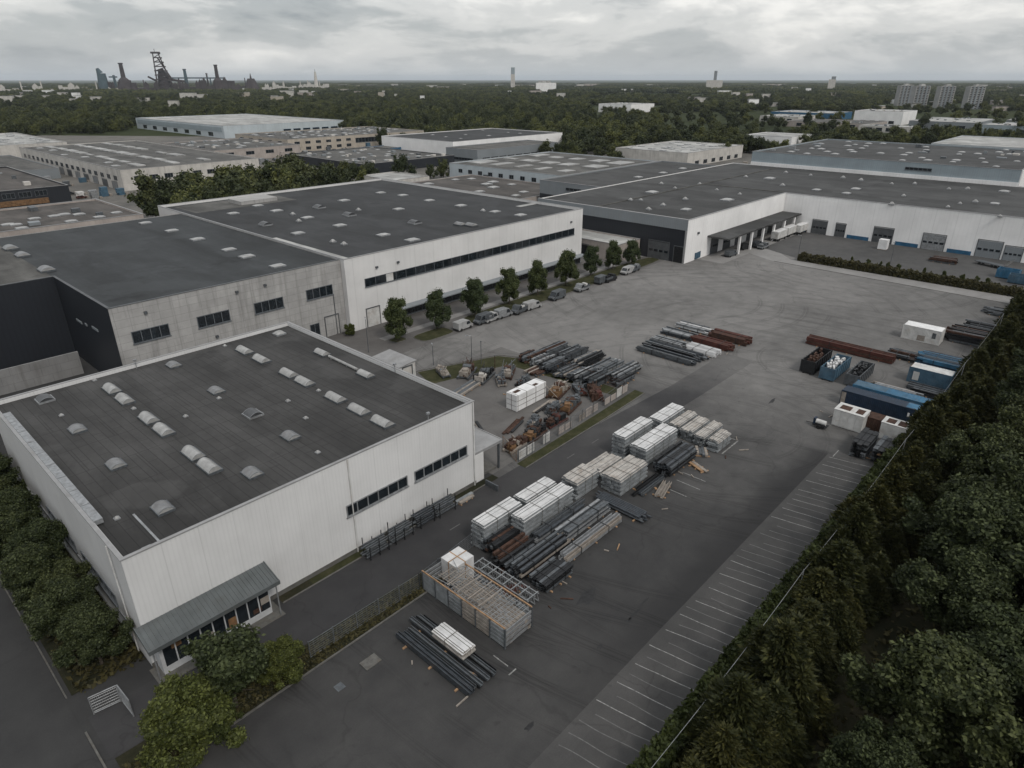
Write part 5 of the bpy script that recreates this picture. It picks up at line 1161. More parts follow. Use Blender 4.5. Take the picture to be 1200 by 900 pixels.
t = fence('compound_fence', 'compound fence with pale boards along the road side', [(61.0, 55.0), (80.3, 56.0), (91.6, 57.2)], 2.1, 2.9, 'galvd', 4)
r = random.Random(5)
for i in range(16):
    if r.random() < .15: continue
    x = 61.2+1.9*i; y = 55.02+(x-61)*.055+.06; MB().box(x, x+1.6, y, y+.06, .2, 1.2+r.random()*.6, 0, .055).build('board', r.choice(('pinkrender', 'woodg', 'whitep2')), t)
fence('wire_fence', 'low rusty fence closing the yard end of the compound', [(91.6, 57.6), (91.2, 71), (90.6, 79)], 1.7, 3.2, 'rust', 4)
fence('wire_fence', 'short fence returning along the open front of the compound', [(60.8, 55.3), (62.6, 59.6)], 1.8, 2, 'orange', 4)
bl = tag(MB().box(90.2, 90.4, 71.5, 80, .0, 1.1).build('board_wall', 'orange'), 'low yellowish board wall behind the sheeted box', 'wall')
t = local(thing('gate', 'pale wire gate leaf standing open across the drive', 'gate', (5.2, 57.0, 0), rz=math.atan2(-5.4, 2.2)))
def gate_leaf(t, L, h):
    b = MB()
    for z in (.15, h): b.tube((0, 0, z), (L, 0, z), .05)
    for x in (0, L): b.tube((x, 0, 0), (x, 0, h), .055)
    b.build('gate_frame', 'galv', t); b = MB()
    for i in range(int(L/.14)): b.tube((.14*i, 0, .15), (.14*i, 0, h), .013, n=4)
    for i in range(6): b.tube((0, 0, .3+i*.3), (L, 0, .3+i*.3), .018, n=4)
    b.build('mesh_panel', 'galv', t)
gate_leaf(t, 2.4, 2.0); t.location = (7.25, 53.6, 0); t.rotation_euler.z = math.atan2(-2.4, .1)
t = local(thing('gate', 'pale wire gate leaf beside the front bed trees', 'gate', (5.1, 53.95, 0), rz=math.atan2(-.35, 2.1))); gate_leaf(t, 2.1, 2.0)
# steel trestles by the hall wall
def trestle(label, x, y, seed, n=3, L=2.6):
    r = random.Random(seed); t = local(thing('trestle_rack', label, 'rack', (x, y, 0), 'trestle racks along the hall wall'))
    for i in range(n):
        xx = -L/2+L*i/(n-1); b = MB()
        for s in (-.7, .7): b.tube((xx, s, 0), (xx, s, 2.0+r.uniform(-.3, .6)), .06, n=5)
        b.tube((xx, -.7, .3), (xx, .7, .3), .06, n=5); b.tube((xx, -.7, 1.3), (xx, .7, 1.3), .06, n=5); b.build('frame', 'black', t)
    b = MB()
    for z in (.42, 1.42):
        for k in range(4): y0 = -.6+.38*k; b.box(-L/2-r.uniform(.1, .6), L/2+r.uniform(.1, .6), y0, y0+.18, z, z+.14)
    b.build('bar', r.choice(['galv', 'galvd', 'blued']), t)
for a in (('grey trestle rack nearest the porch along the hall wall', 34.9, 53.6, 1), ('grey trestle rack second along the hall wall', 38.6, 53.7, 2), ('low trestle rack third along the hall wall', 42.4, 53.9, 3, 2, 2.2), ('pale trestle rack at the far end of the hall wall', 45.6, 53.8, 5, 2, 2.6)): trestle(*a)
bundle('few pale bars lying on the verge beyond the racks', 47.6, 50.4, 53.2, 54.2, .4, ['alus', 'galv', 'woodg'], 'box', None, 93, rag=.4)
tag(MB().box(53.4, 53.6, 51.9, 54.2, 0, .9).build('end_wall', 'galvd'), 'short dark end wall at the corner of the hall verge', 'wall')
# ------------------------------------------------------------------ lamp posts, poles, cable
def lamp_post(label, x, y, h=6., cat='lamp post', heads=1, rz=0.):
    t = local(thing('lamp_post', label, cat, (x, y, 0), rz=rz)); MB().tube((0, 0, 0), (0, 0, h), .07, .05, 8).build('pole', 'galvd', t); b = MB(); b.tube((0, 0, h), (.9, 0, h+.15), .04); b.box(.5, 1.1, -.12, .12, h+.08, h+.2); b.build('lamp_head', 'galv', t)
q = at(553, 428); lamp_post('lamp post with a short arm at the compound lawn', q[0], q[1], 6, rz=2.5)
q = at(564, 427); t = local(thing('pole', 'bare thin pole right of the lamp post by the compound lawn', 'pole', q)); MB().tube((0, 0, 0), (0, 0, 4.6), .06).build('shaft', 'galvd', t); MB().box(-.1, .1, -.1, .1, 4.604, 4.8).build('cap', 'galvd', t)
q = at(580, 434); t = local(thing('pole', 'short dark post at the corner of the rows behind the compound', 'pole', q)); MB().tube((0, 0, 0), (0, 0, 3), .07).build('shaft', 'rust', t); MB().box(-.12, .12, -.12, .12, 3.004, 3.1).build('cap', 'galvd', t)
q = at(508, 428); lamp_post('short post lamp beside the white hut', q[0], q[1], 4, rz=1)
q = at(432, 413); lamp_post('lamp post standing behind the hall roof edge near the first street tree', q[0], q[1], 7, rz=1)
lamp_post('lamp post inside the depot yard behind the hedge', 214, 48, 7.5, rz=3); lamp_post('lamp post at the near end of the depot hedge', 210, 73, 6.5, rz=2)
# conduit poles with the cable that runs over the conifers
t = thing('overhead_cable', 'thin pale cable running on poles along the row of conifers', 'cable', (30, 14.1, 0))
b = MB(); xs = [26, 58, 94, 130, 166]
for x in xs: MB().tube((x, 14.1, 0), (x, 14.1, 5.8), .05).build('pole', 'galv', t)
for x0, x1 in zip(xs, xs[1:]):
    pt = [(x0+(x1-x0)*i/10, 14.1, 5.7-.6*(1-(i/5-1)**2)) for i in range(11)]
    for p, q in zip(pt, pt[1:]): b.tube(p, q, .02, n=5)
b.build('cable', 'galv', t)

# ------------------------------------------------------------------ vehicles
def van(label, x, y, rz, mat, L=4.6, H=2.0, group='small vans and trucks parked along the kerb', boxy=True, name='parked_van', cat='van', cabmat=None):
    t = local(thing(name, label, cat, (x, y, 0), group, rz=rz)); w = .92
    def ex(prof, mat, nm, ww=w, par=t):
        b = MB(); n = len(prof)
        for a in range(n):
            p, q = prof[a], prof[(a+1) % n]; b.face([(p[0], ww, p[1]), (q[0], ww, q[1]), (q[0], -ww, q[1]), (p[0], -ww, p[1])])
        b.face([(p[0], -ww, p[1]) for p in prof]); b.face([(p[0], ww, p[1]) for p in reversed(prof)]); return b.build(nm, mat, par)
    h = L/2
    if boxy:
        o = ex([(-h, .35), (h, .35), (h+.02, .9), (h-.55, 1.12), (h-1.15, H-.08), (h-1.6, H), (-h+.1, H), (-h, H-.15)], mat, 'body')
    else:
        o = ex([(-h, .4), (h, .4), (h, 1.0), (h-.5, 1.15), (h-.9, H-.1), (h-1.9, H-.05), (h-2.0, .95), (-h, .95)], cabmat or mat, 'body')
        b = MB(); b.ring(-h-.02, h-2.05, -w-.04, w+.04, .96, 1.45, .06); b.build('load_bed', 'galvd', t)
        b = MB(); r = random.Random(label)
        for _ in range(6): xx = r.uniform(-h+.2, h-3); b.box(xx, xx+.8, -w*.7+r.random(), -w*.2+r.random(), .96, 1.3+r.random()*.6)
        b.build('load', r.choice(['galv', 'rust', 'whitep2', 'black']), t)
    b = MB(); a = (h-.53, 1.14), (h-1.12, H-.12)
    b.face([(a[0][0]+.03, -w*.86, a[0][1]), (a[0][0]+.03, w*.86, a[0][1]), (a[1][0]+.03, w*.82, a[1][1]), (a[1][0]+.03, -w*.82, a[1][1])]); b.build('windscreen', 'glass', t)
    for s in (-1, 1):
        b = MB(); q = [(h-.75, 1.12), (h-1.2, H-.18), (h-2.0, H-.18), (h-2.0, 1.12)]; yy = s*(w+.012); f = [(p[0], yy, p[1]) for p in q]; b.face(f if s > 0 else f[::-1]); b.build('side_window', 'glass', t)
        for x0 in (-h+.85, h-.85): MB().tube((x0, s*(w-.16), .33), (x0, s*(w+.03), .33), .33, n=14).build('wheel', 'rubber', t)
        b = MB(); b.box(h+.022, h+.05, min(s*.5, s*.82), max(s*.5, s*.82), .68, .86); b.build('headlight', 'dome', t)
    MB().box(-h-.08, -h-.003, -w, w, .32, .55).box(h+.022, h+.1, -w, w, .32, .55).build('bumper', 'black', t)
    return t
VN = [(545, 386, 'vang', 1, 'pale van at the near end of the parked row'), (568, 379, 'galvd', 1, 'grey van second in the parked row'), (577, 377, 'vang', 0, 'white cabbed small truck third in the parked row'), (592, 372, 'galv', 1, 'silver van fourth in the parked row'), (611, 367, 'galvd', 0, 'grey small truck fifth in the parked row'), (626, 362, 'vang', 1, 'pale van last before the gap in the parked row'),
      (655, 351, 'galvd', 1, 'dark grey van alone after the gap in the parked row'), (684, 341, 'galv', 0, 'silver small truck beneath the sixth street tree'), (707, 332, 'galvd', 1, 'dark van beside the seventh street tree'), (716, 330, 'black', 0, 'low black small truck near the end of the parked row'), (737, 321, 'vang', 1, 'pale van last but one in the parked row'), (745, 318, 'galvd', 0, 'small grey truck at the far end of the parked row')]
for px, py, m, bx, lb in VN:
    q = at(px, py); van(lb, q[0], q[1]+.6, R.uniform(-.12, .12)+(math.pi if R.random() < .4 else 0), m, R.uniform(4.2, 4.9), R.uniform(1.9, 2.2), boxy=bool(bx))
def trailer(label, x, y, rz, L=7, H=3.2, mat='whitep2'):
    t = local(thing('box_trailer', label, 'trailer', (x, y, 0), 'box trailers at the loading dock', rz=rz)); MB().box(-L/2, L/2, -1.2, 1.2, .95, H).build('body', mat, t); MB().box(-L/2+.2, L/2-.2, -.5, .5, .7, .946).build('chassis', 'black', t)
    MB().box(-L/2+.05, L/2-.05, -1.15, 1.15, H+.003, H+.06).build('roof', 'white_p', t); b = MB(); b.box(-L/2-.04, -L/2-.003, -1.1, -.02, 1.05, H-.1); b.box(-L/2-.04, -L/2-.003, .02, 1.1, 1.05, H-.1); b.build('door', 'whitep2', t)
    for x0 in (-L/2+1, -L/2+2.1, L/2-1.2):
        for s in (-1, 1): MB().tube((x0, s*.85, .45), (x0, s*1.15, .45), .45, n=14).build('wheel', 'rubber', t)
for lb, px, py in (('white box trailer nearest the camera at the loading dock', 910, 283), ('white box trailer behind the first one at the loading dock', 922, 278), ('white box trailer deepest under the loading dock canopy', 936, 275)):
    q = at(px, py); trailer(lb, q[0]+3, q[1]+.6, 0.0, 8, 3.3)
for lb, px, py, m in (('dark car by the first dock door', 856, 300, 'galvd'), ('dark grey car parked at the second dock door', 872, 292, 'black'), ('blue grey van parked before the white trailers', 886, 289, 'blued'), ('silver small truck beside the blue grey van', 894, 291, 'galv')):
    q = at(px, py); van(lb, q[0], q[1], R.uniform(-.2, .2), m, 5., 1.9, 'vehicles at the loading dock', m != 'galv')
t = local(thing('flatbed_trailer', 'flatbed trailer with a raised pale ramp in the depot yard', 'trailer', (*at(1160, 312)[:2], 0), rz=1.2)); MB().box(-4, 4, -1.2, 1.2, .8, 1).build('deck', 'galvd', t)
b = MB(); b.face([(-4, -1.1, 1), (-5.6, -1.1, 3), (-5.6, 1.1, 3), (-4, 1.1, 1)]); b.face([(-4, 1.1, .9), (-5.6, 1.1, 2.9), (-5.6, -1.1, 2.9), (-4, -1.1, .9)]); b.build('ramp', 'alu', t)
for x0 in (-2, -1, 2.6):
    for s in (-1, 1): MB().tube((x0, s*.9, .4), (x0, s*1.15, .4), .4, n=12).build('wheel', 'rubber', t)
bundle('dark machine heap beside the grey loading door in the depot yard', *(lambda q: (q[0]-2, q[0]+2, q[1]-3, q[1]+3))(at(1105, 307)), 1.3, ['black', 'galvd', 'rust'], 'mix', None, 95, 'y', .8)
skip('bright blue skip at the edge of the depot yard', *at(1180, 326)[:2], 5, 3, 2.6, 'bluel', 1.5); skip('pale blue skip beside the bright blue one', *at(1192, 332)[:2], 4.4, 2.6, 2.4, 'bluem', 1.6)
t = local(thing('sheeted_pallet', 'white sheeted load standing before a depot door', 'pallet load', (*at(1034, 292)[:2], 0))); MB().box(-1.1, 1.1, -1.3, 1.3, .15, 3.2).build('load', 'white_p', t); MB().box(-1, 1, -1.2, 1.2, 0, .146).build('pallet', 'wood', t)
t = skip('blue crate stack with green tops at the depot corner', *at(813, 303)[:2], 3.4, 2.4, 2.2, 'bluem', .1, 4, 'bluel')
def small_car(mat):
    t = local(thing('car', 'car', 'car', (0, 0, 0))); b = MB()
    for (p, q) in zip(((-2.1, .3), (2.1, .3), (2.1, .8), (1.1, .92), (.5, 1.42), (-1.3, 1.42), (-2.0, .9)), ((2.1, .3), (2.1, .8), (1.1, .92), (.5, 1.42), (-1.3, 1.42), (-2.0, .9), (-2.1, .3))): b.face([(p[0], .85, p[1]), (q[0], .85, q[1]), (q[0], -.85, q[1]), (p[0], -.85, p[1])])
    f = [(-2.1, .3), (2.1, .3), (2.1, .8), (1.1, .92), (.5, 1.42), (-1.3, 1.42), (-2.0, .9)]; b.face([(x, -.85, z) for x, z in f]); b.face([(x, .85, z) for x, z in reversed(f)]); b.build('body', mat, t)
    g = MB(); g.face([(1.08, -.75, .95), (1.08, .75, .95), (.55, .7, 1.4), (.55, -.7, 1.4)])
    for s_ in (-1, 1): q = [(.95, s_*.86, .94), (.45, s_*.86, 1.36), (-1.25, s_*.86, 1.36), (-1.7, s_*.86, .94)]; g.face(q if s_ < 0 else q[::-1])
    g.build('glass', 'glass', t)
    for x in (-1.35, 1.35):
        for s_ in (-1, 1): MB().tube((x, s_*.7, .32), (x, s_*.88, .32), .32, n=10).build('wheel', 'rubber', t)
    return t
CARS = [small_car(m) for m in ('vang', 'galvd', 'black', 'bluec', 'rustred')]; used_ = set(); rc = random.Random(12)
CK = ('pale', 'grey', 'black', 'dark blue', 'dark red')
for (x0, y0, dx, dy, n, rz, where) in ((96, 360, 0, 8, 20, 0, 'beside the long white block'), (210, 440, 7, 0, 9, P2, 'before the low pale brown block'), (276, 466, 7, 0, 18, P2, 'before the beige offices'), (314, 362, 0, 6, 9, 0, 'beside the white hall'), (246, 212, 0, 6, 10, 0, 'beside the light grey works'), (196, 196, 0, 6, 10, 0, 'behind the white factory'), (360, 206, 7, 0, 6, P2, 'before the pale roofed hall'), (460, 190, 8, 0, 10, P2, 'in the yard beyond the pale roofed hall')):
    for i in range(n):
        if rc.random() < .3: continue
        j = rc.randrange(5); x, y = x0+dx*i+rc.uniform(-1, 1), y0+dy*i+rc.uniform(-1, 1)
        if j in used_: o = dup(CARS[j], (x, y, 0), rz+rc.uniform(-.1, .1))
        else: o = CARS[j]; used_.add(j); o.location = (x, y, 0); o.rotation_euler.z = rz
        o['label'] = CK[j]+' car in the row parked '+where; o['group'] = 'cars parked '+where
for i in range(46):
    x0, x1, y0, y1, where = rc.choice(((92, 115, 346, 440, 'by the dark block'), (205, 300, 424, 452, 'before the low pale brown block'), (270, 400, 440, 474, 'before the beige offices'), (210, 232, 240, 270, 'behind the white factory'), (345, 392, 210, 300, 'between the grey works and the pale roofed hall'), (430, 520, 150, 200, 'beyond the tall blue grey hall')))
    x, y = rc.uniform(x0, x1), rc.uniform(y0, y1); t = thing('crate_pile', 'pile of crates and pallets '+where, 'crate pile', (x, y, 0), 'crate piles '+where); b = MB(); h = 0
    for q in range(rc.randint(2, 4)): hh = rc.uniform(.6, 1.3); b.box(x-1.5+rc.uniform(-.3, .3), x+1.5, y-1.2, y+1.2+rc.uniform(-.3, .3), h+.01, h+hh, 0, rc.uniform(-.2, .2)); h += hh
    b.build('crate_stack', rc.choice(('woodg', 'galv', 'whitep2', 'bluem', 'galvd', 'pinkrender')), t); MB().box(x+1.9, x+3.2, y-.6, y+.6, .01, .9, 0, .3).build('pallet', 'woodg', t)
# ------------------------------------------------------------------ vegetation
def np_quads(cen, nrm, wid, ln, rng, jit=.8):
    n = len(cen); nrm = nrm+rng.normal(0, jit, (n, 3)); nrm /= np.linalg.norm(nrm, axis=1)[:, None]
    a = rng.normal(0, 1, (n, 3)); u = np.cross(nrm, a); u /= np.linalg.norm(u, axis=1)[:, None]; v = np.cross(nrm, u)
    s = rng.uniform(.6, 1.35, (n, 1)); u = u*wid*s; v = v*ln*s
    bend = nrm*ln*.25*rng.uniform(-1, 1, (n, 1))
    return np.stack([cen-u*.35-v, cen+u-v*.1+bend, cen+u*.25+v, cen-u+v*.15+bend], 1)
def quad_mesh(name, q, mat):
    n = len(q); me = bpy.data.meshes.new(name); me.vertices.add(4*n); me.vertices.foreach_set('co', q.astype(np.float32).ravel())
    me.loops.add(4*n); me.loops.foreach_set('vertex_index', np.arange(4*n, dtype=np.int32)); me.polygons.add(n)
    me.polygons.foreach_set('loop_start', np.arange(0, 4*n, 4, dtype=np.int32)); me.polygons.foreach_set('loop_total', np.full(n, 4, np.int32))
    me.materials.append(MT[mat]); me.update(); me.validate(); return me
def blob_points(blobs, n, rng, shell=.45, squash=1.):
    vol = np.array([b[3]**2.2 for b in blobs]); idx = rng.choice(len(blobs), n, p=vol/vol.sum()); B_ = np.array(blobs)[idx]
    d = rng.normal(0, 1, (n, 3)); d[:, 2] = np.abs(d[:, 2])*np.where(rng.random(n) < .72, 1, -1); d /= np.linalg.norm(d, axis=1)[:, None]
    r = (1-shell*rng.random(n)**1.8)*(1+.10*rng.normal(0, 1, n)); p = B_[:, :3]+d*(B_[:, 3]*r)[:, None]*np.array([1, 1, squash]); return p, d
def broad_crown(seed, H, W_, n, leaf, mat='oakleaf', nb=26, base=.25, cone=False):
    rng = np.random.default_rng(seed); bl = []; lean = rng.uniform(-.12, .12, 2)*W_
    nb = int(nb*1.7)
    for i in range(nb):
        a = rng.uniform(0, 6.28); t = rng.random()**.85; z = H*(base+.1+(1-base-.14)*t); prof = math.sin(math.pi*min(1, .2+.7*t))**.75 if not cone else (1.02-.66*t)*min(1, .6+2.2*t)
        rr = W_*prof*rng.uniform(.3, .98)*(1+.22*math.sin(3*a+seed)); bl.append((rr*math.cos(a)+lean[0]*t, rr*math.sin(a)+lean[1]*t, z, W_*rng.uniform(.12, .27)))
    bl.append((lean[0]*.5, lean[1]*.5, H*.55, W_*.45)); m = int(n*.82); p, d = blob_points(bl, m, rng)
    q = np_quads(p, d, leaf*.5, leaf*.75, rng)
    # longer shoots standing out of the outline
    p2, d2 = blob_points(bl, n-m, rng, .15); p2 = p2+d2*leaf*rng.uniform(.2, 1.6, (n-m, 1))+np.array([0, 0, 1])*leaf*rng.uniform(0, 1.2, (n-m, 1))
    me = quad_mesh('crown', np.concatenate([q, np_quads(p2, d2, leaf*.36, leaf*.62, rng)]), mat)
    tip = {'oakleaf': 'oaktip', 'oliveleaf': 'olivetip'}.get(mat)
    if tip: me.materials.append(MT[tip]); me.polygons.foreach_set('material_index', np.r_[np.zeros(m, np.int32), (rng.random(n-m) < .6).astype(np.int32)]); me.update()
    return me
def conifer_crown(seed, H, W_, n, leaf, mat='conleaf'):
    rng = np.random.default_rng(seed); cones = [(0, 0, H, W_*.8)]
    for i in range(7):
        a = rng.uniform(0, 6.28); r_ = W_*rng.uniform(.25, .75); cones.append((r_*math.cos(a), r_*math.sin(a), H*rng.uniform(.45, .92)*(1-.25*r_/W_), W_*rng.uniform(.38, .62)))
    A = np.array(cones); pr = A[:, 2]*A[:, 3]; ix = rng.choice(len(A), n, p=pr/pr.sum()); K = A[ix]
    t = rng.random(n)**1.2; a = rng.uniform(0, 6.283, n); bumps = 1+.25*np.sin(a*3+K[:, 0]*9+t*11)+.15*np.sin(a*7+t*23)
    r = K[:, 3]*(1-t**1.5)**.8*bumps*(1-.5*rng.random(n)**2); r = np.maximum(r, .06); z = K[:, 2]*(.03+.97*t)
    cen = np.stack([K[:, 0]+r*np.cos(a), K[:, 1]+r*np.sin(a), z], 1)+rng.normal(0, .08, (n, 3)); out = np.stack([np.cos(a), np.sin(a), rng.uniform(-.1, .9, n)], 1); nn = rng.normal(0, 1, (n, 3)); u = np.cross(out, nn); u /= np.linalg.norm(u, axis=1)[:, None]
    out /= np.linalg.norm(out, axis=1)[:, None]; s = rng.uniform(.5, 1.6, (n, 1)); out = out+rng.normal(0, .35, (n, 3)); L_ = out*leaf*s; u = u*leaf*.27*s
    me = quad_mesh('crown', np.stack([cen-u*.3, cen+u+L_*.45, cen+L_, cen-u+L_*.45], 1), mat); me.materials.append(MT['contip']); me.polygons.foreach_set('material_index', (rng.random(n) < .16).astype(np.int32)); me.update(); return me
def trunk_mesh(seed, H, r, limbs=7, W_=3., name='trunk'):
    rr = random.Random(seed); b = MB(); x = y = 0; z = -.1; pts = [(0, 0, -.1)]
    for i in range(4): x += rr.uniform(-.12, .12)*r*3; y += rr.uniform(-.12, .12)*r*3; pts.append((x, y, H*.72*(i+1)/4))
    for i in range(4): b.tube(pts[i], pts[i+1], r*(1-i*.2), r*(1-(i+1)*.2), 8)
    for i in range(limbs):
        t = rr.uniform(.3, .95); k_ = min(3, int(t*4)); p = pts[k_]; q = pts[k_+1]; f = t*4-k_; s = tuple(p[j]+(q[j]-p[j])*f for j in range(3)); a = rr.uniform(0, 6.28); ln = W_*rr.uniform(.45, .8)
        m = (s[0]+ln*.5*math.cos(a), s[1]+ln*.5*math.sin(a), s[2]+ln*.4); e = (s[0]+ln*math.cos(a), s[1]+ln*math.sin(a), s[2]+ln*.62); b.tube(s, m, r*.4, r*.25, 5); b.tube(m, e, r*.25, r*.08, 5)
    o = b.build(name, 'trunk'); me = o.data; bpy.data.objects.remove(o); return me
def tree(name, label, group, crown, trunk, x, y, s=1., rz=0., sz=None, z=0., cat='tree'):
    t = bpy.data.objects.new(name, None); C.objects.link(t); t.location = (x, y, z); t.rotation_euler = (0, 0, rz); t.scale = (s, s, sz or s); tag(t, label, cat, group)
    for nm, me in (('trunk', trunk), ('crown', crown)):
        if me: o = bpy.data.objects.new(nm, me); C.objects.link(o); o.parent = t
    return t
rv = random.Random(99)
BC = [broad_crown(i, 12, 4.6, 70000, .27, nb=34) for i in range(3)]; BT = [trunk_mesh(i, 12, .28, 9, 4) for i in range(3)]
OC = [broad_crown(20+i, 6, 3.0, 44000, .17, 'oliveleaf', 20, .05) for i in range(2)]; OT = trunk_mesh(9, 6, .15, 6, 2.2)
CC = [conifer_crown(40+i, 8.4, 3.1, 46000, .36) for i in range(6)]; CT = trunk_mesh(12, 8, .18, 4, 1.2)
SCW = [broad_crown(60+i, 7.0, 3.1, 18000, .24, 'streetleaf', 30, .08, True) for i in range(3)]; ST = trunk_mesh(14, 7.4, .14, 6, 1.8)
MC = [broad_crown(80+i, 10, 4.4, 5200, .62, 'farleaf', 12, .04) for i in range(6)]; MTk = trunk_mesh(15, 10, .25, 4, 3)
# big trees at the lower right
for x, y, s, k_ in ((48.5, 1.5, 1.0, 0), (56.5, -1.2, .95, 1), (64.0, 2.2, .85, 2), (72.5, 3.6, .95, 0), (80.5, 1.0, 1.05, 1), (41.0, 3.4, .62, 2), (47.5, -6.5, 1.05, 2), (57, -8.5, 1.1, 0), (67, -5, 1.1, 1), (77, -7, 1.15, 2), (88, -2.5, 1.05, 0), (91, 5.2, .8, 2), (99, 3.4, .95, 1), (108, 1.5, 1.0, 2), (116, 4.5, .9, 0), (126, 2.5, 1., 1), (36, -4, .95, 1), (98, -6, 1.1, 2), (137, 3, 1., 0), (148, 1, 1., 2), (160, 3, 1., 1), (84, 6.4, .6, 0), (62, -13, 1.1, 2), (74, -16, 1.1, 0), (50, -14, 1., 1), (88, -13, 1.15, 1), (101, -15, 1.1, 0), (114, -8, 1.1, 2)):
    s *= rv.uniform(1.08, 1.3); tree('broadleaf_tree', 'large dark broadleaf tree of the clump beyond the conifer row', 'broadleaf trees beyond the conifer row', BC[k_], BT[k_], x, y-1.2, s, rv.uniform(0, 6), s*rv.uniform(.72, .9))
n_ = 0; x = 24.
while x < 196:
    x += rv.uniform(2.2, 4.6); s = rv.uniform(.62, 1.12); tree('conifer', 'dense dark conifer in the long row along the parking strip', 'conifers along the parking strip', CC[n_ % 6], CT, x, 12.2-(.5 if x < 60 else 0)+rv.uniform(-.8, .6), s, rv.uniform(0, 6), s*rv.uniform(.7, 1.02)); n_ += 1
for x in np.arange(30, 190, 4.2):
    s = rv.uniform(.6, .9); tree('conifer', 'smaller conifer standing in the second line behind the row', 'second line of conifers', CC[(n_*5+2) % 6], CT, x+rv.uniform(-1, 1), 9.9+rv.uniform(-.6, .6), s, rv.uniform(0, 6), s*.9); n_ += 1
# yellowish hedge fringe along the bays
def hedge(name, label, x0, x1, y0, y1, h, n, leaf, mat, seed, shoots=0):
    rng = np.random.default_rng(seed); L, Wd = x1-x0, y1-y0; p = rng.random((n, 3))*[L, Wd, 1]; f = rng.random(n); hh = h*(1+.12*np.sin(p[:, 0 if L > Wd else 1]*1.3)+.10*np.sin(p[:, 0 if L > Wd else 1]*3.7+1)+.06*rng.normal(0, 1, n))
    nrm = np.zeros((n, 3)); top = f < .45; p[top, 2] = hh[top]*(1-.1*rng.random(top.sum())); nrm[top] = (0, 0, 1); s = ~top; side = rng.random(n) < .5; ax = 1 if L > Wd else 0; wd = (Wd, L)[ax == 0] if False else (Wd if ax == 1 else L)
    p[s, ax] = np.where(side[s], 0, wd)+rng.normal(0, .12, s.sum()); p[s, 2] = p[s, 2]*hh[s]; nrm[s, ax] = np.where(side[s], -1, 1)
    e = rng.random(n) < .04; lx = 0 if ax == 1 else 1; p[e, lx] = np.where(rng.random(e.sum()) < .5, 0, (L if lx == 0 else Wd)); p[e, 2] = rng.random(e.sum())*h
    me = quad_mesh('foliage', np_quads(p+rng.normal(0, .06, (n, 3)), nrm, leaf*.5, leaf*.75, rng, .8), mat); t = thing(name, label, 'hedge', (x0, y0, 0)); o = bpy.data.objects.new('foliage', me); C.objects.link(o); o.parent = t
    b = MB(); r = random.Random(seed); along = L if ax == 1 else Wd
    for i in range(int(along/1.2)): a = 1.2*i+.5; b.tube((x0+(a if ax == 1 else wd/2), y0+(wd/2 if ax == 1 else a), 0), (x0+(a if ax == 1 else wd/2)+r.uniform(-.2, .2), y0+(wd/2 if ax == 1 else a), h*.8), .04, .02, 4)
    b.build('stem', 'trunk', t)
    return t
hedge('boundary_hedge', 'yellowish green hedge fringe between the parking bays and the conifers', 31, 112, 14.6, 16.2, 2.2, 44000, .26, 'oliveleaf', 3)
hedge('clipped_hedge', 'long brown green clipped hedge in front of the depot yard', 205, 207.2, 15.5, 71, 1.9, 12000, .42, 'hedgeleaf', 4)
for y in np.linspace(18, 68, 15): 
    if rv.random() < .75: tree('hedge_sapling', 'small dark sapling growing out of the depot hedge', 'saplings in the depot hedge', OC[0], None, 207.9+rv.uniform(-.2, .8), y+rv.uniform(-1.5, 1.5), .28*rv.uniform(.6, 1.2), rv.uniform(0, 6), .42, 0.4, 'sapling')
# front bed trees left of the hall
for x, y, s, k_ in ((8.0, 59.5, .52, 0), (7.0, 63.8, .55, 1), (8.2, 68, .50, 2), (6.8, 72, .56, 0), (8.2, 76.5, .55, 1), (7.0, 81, .58, 2), (8.3, 85.5, .55, 0), (7.2, 90, .55, 1), (8.3, 95, .6, 2), (7.2, 100, .6, 0), (8, 106, .6, 1), (7.6, 112, .6, 2)):
    tree('broadleaf_tree', 'dark bushy tree in the bed between the left road and the hall', 'trees in the front bed', BC[k_], BT[k_], x-.5, y, s*1.18, rv.uniform(0, 6), s*1.02)
tree('broadleaf_tree', 'yellowish green bushy tree at the bottom edge by the gate', None, OC[0], OT, 9.4, 44.6, 1.38, 1.0, 1.0); tree('broadleaf_tree', 'darker green round tree right of the yellowish one by the main road', None, broad_crown(33, 7, 2.9, 32000, .23, 'oakleaf', 20, .05), OT, 13.8, 45.6, 1.4, 2., 1.1); tree('shrub', 'low light green shrub where the mesh fence begins', None, OC[1], OT, 18.4, 45.6, .8, .4, .55, 0, 'shrub')
tree('shrub', 'low green shrub between the two bottom edge trees', None, OC[1], OT, 11.6, 43.6, .55, 2.4, .5, 0, 'shrub')
# street trees in front of the white factory
SL = ('nearest', 'second', 'third', 'fourth', 'fifth', 'sixth', 'seventh', 'eighth', 'farthest')
for i, (px, py) in enumerate(((466, 400), (512, 385), (557, 371), (597, 357), (630, 346), (663, 335), (692, 323), (718, 316), (740, 311))):
    q = at(px, py); s = rv.uniform(1.0, 1.14)*(1 if i < 6 else .88); tree('street_tree', f'{SL[i]} street tree counted from the near end of the white factory row', 'street trees before the white factory', SCW[i % 3], ST, q[0], q[1], s, rv.uniform(0, 6), s*1.14)
tree('shrub', 'reddish brown shrub at the corner of the white factory', None, OC[1], OT, 75.0, 116.4, .42, .4, .42, 0, 'shrub')
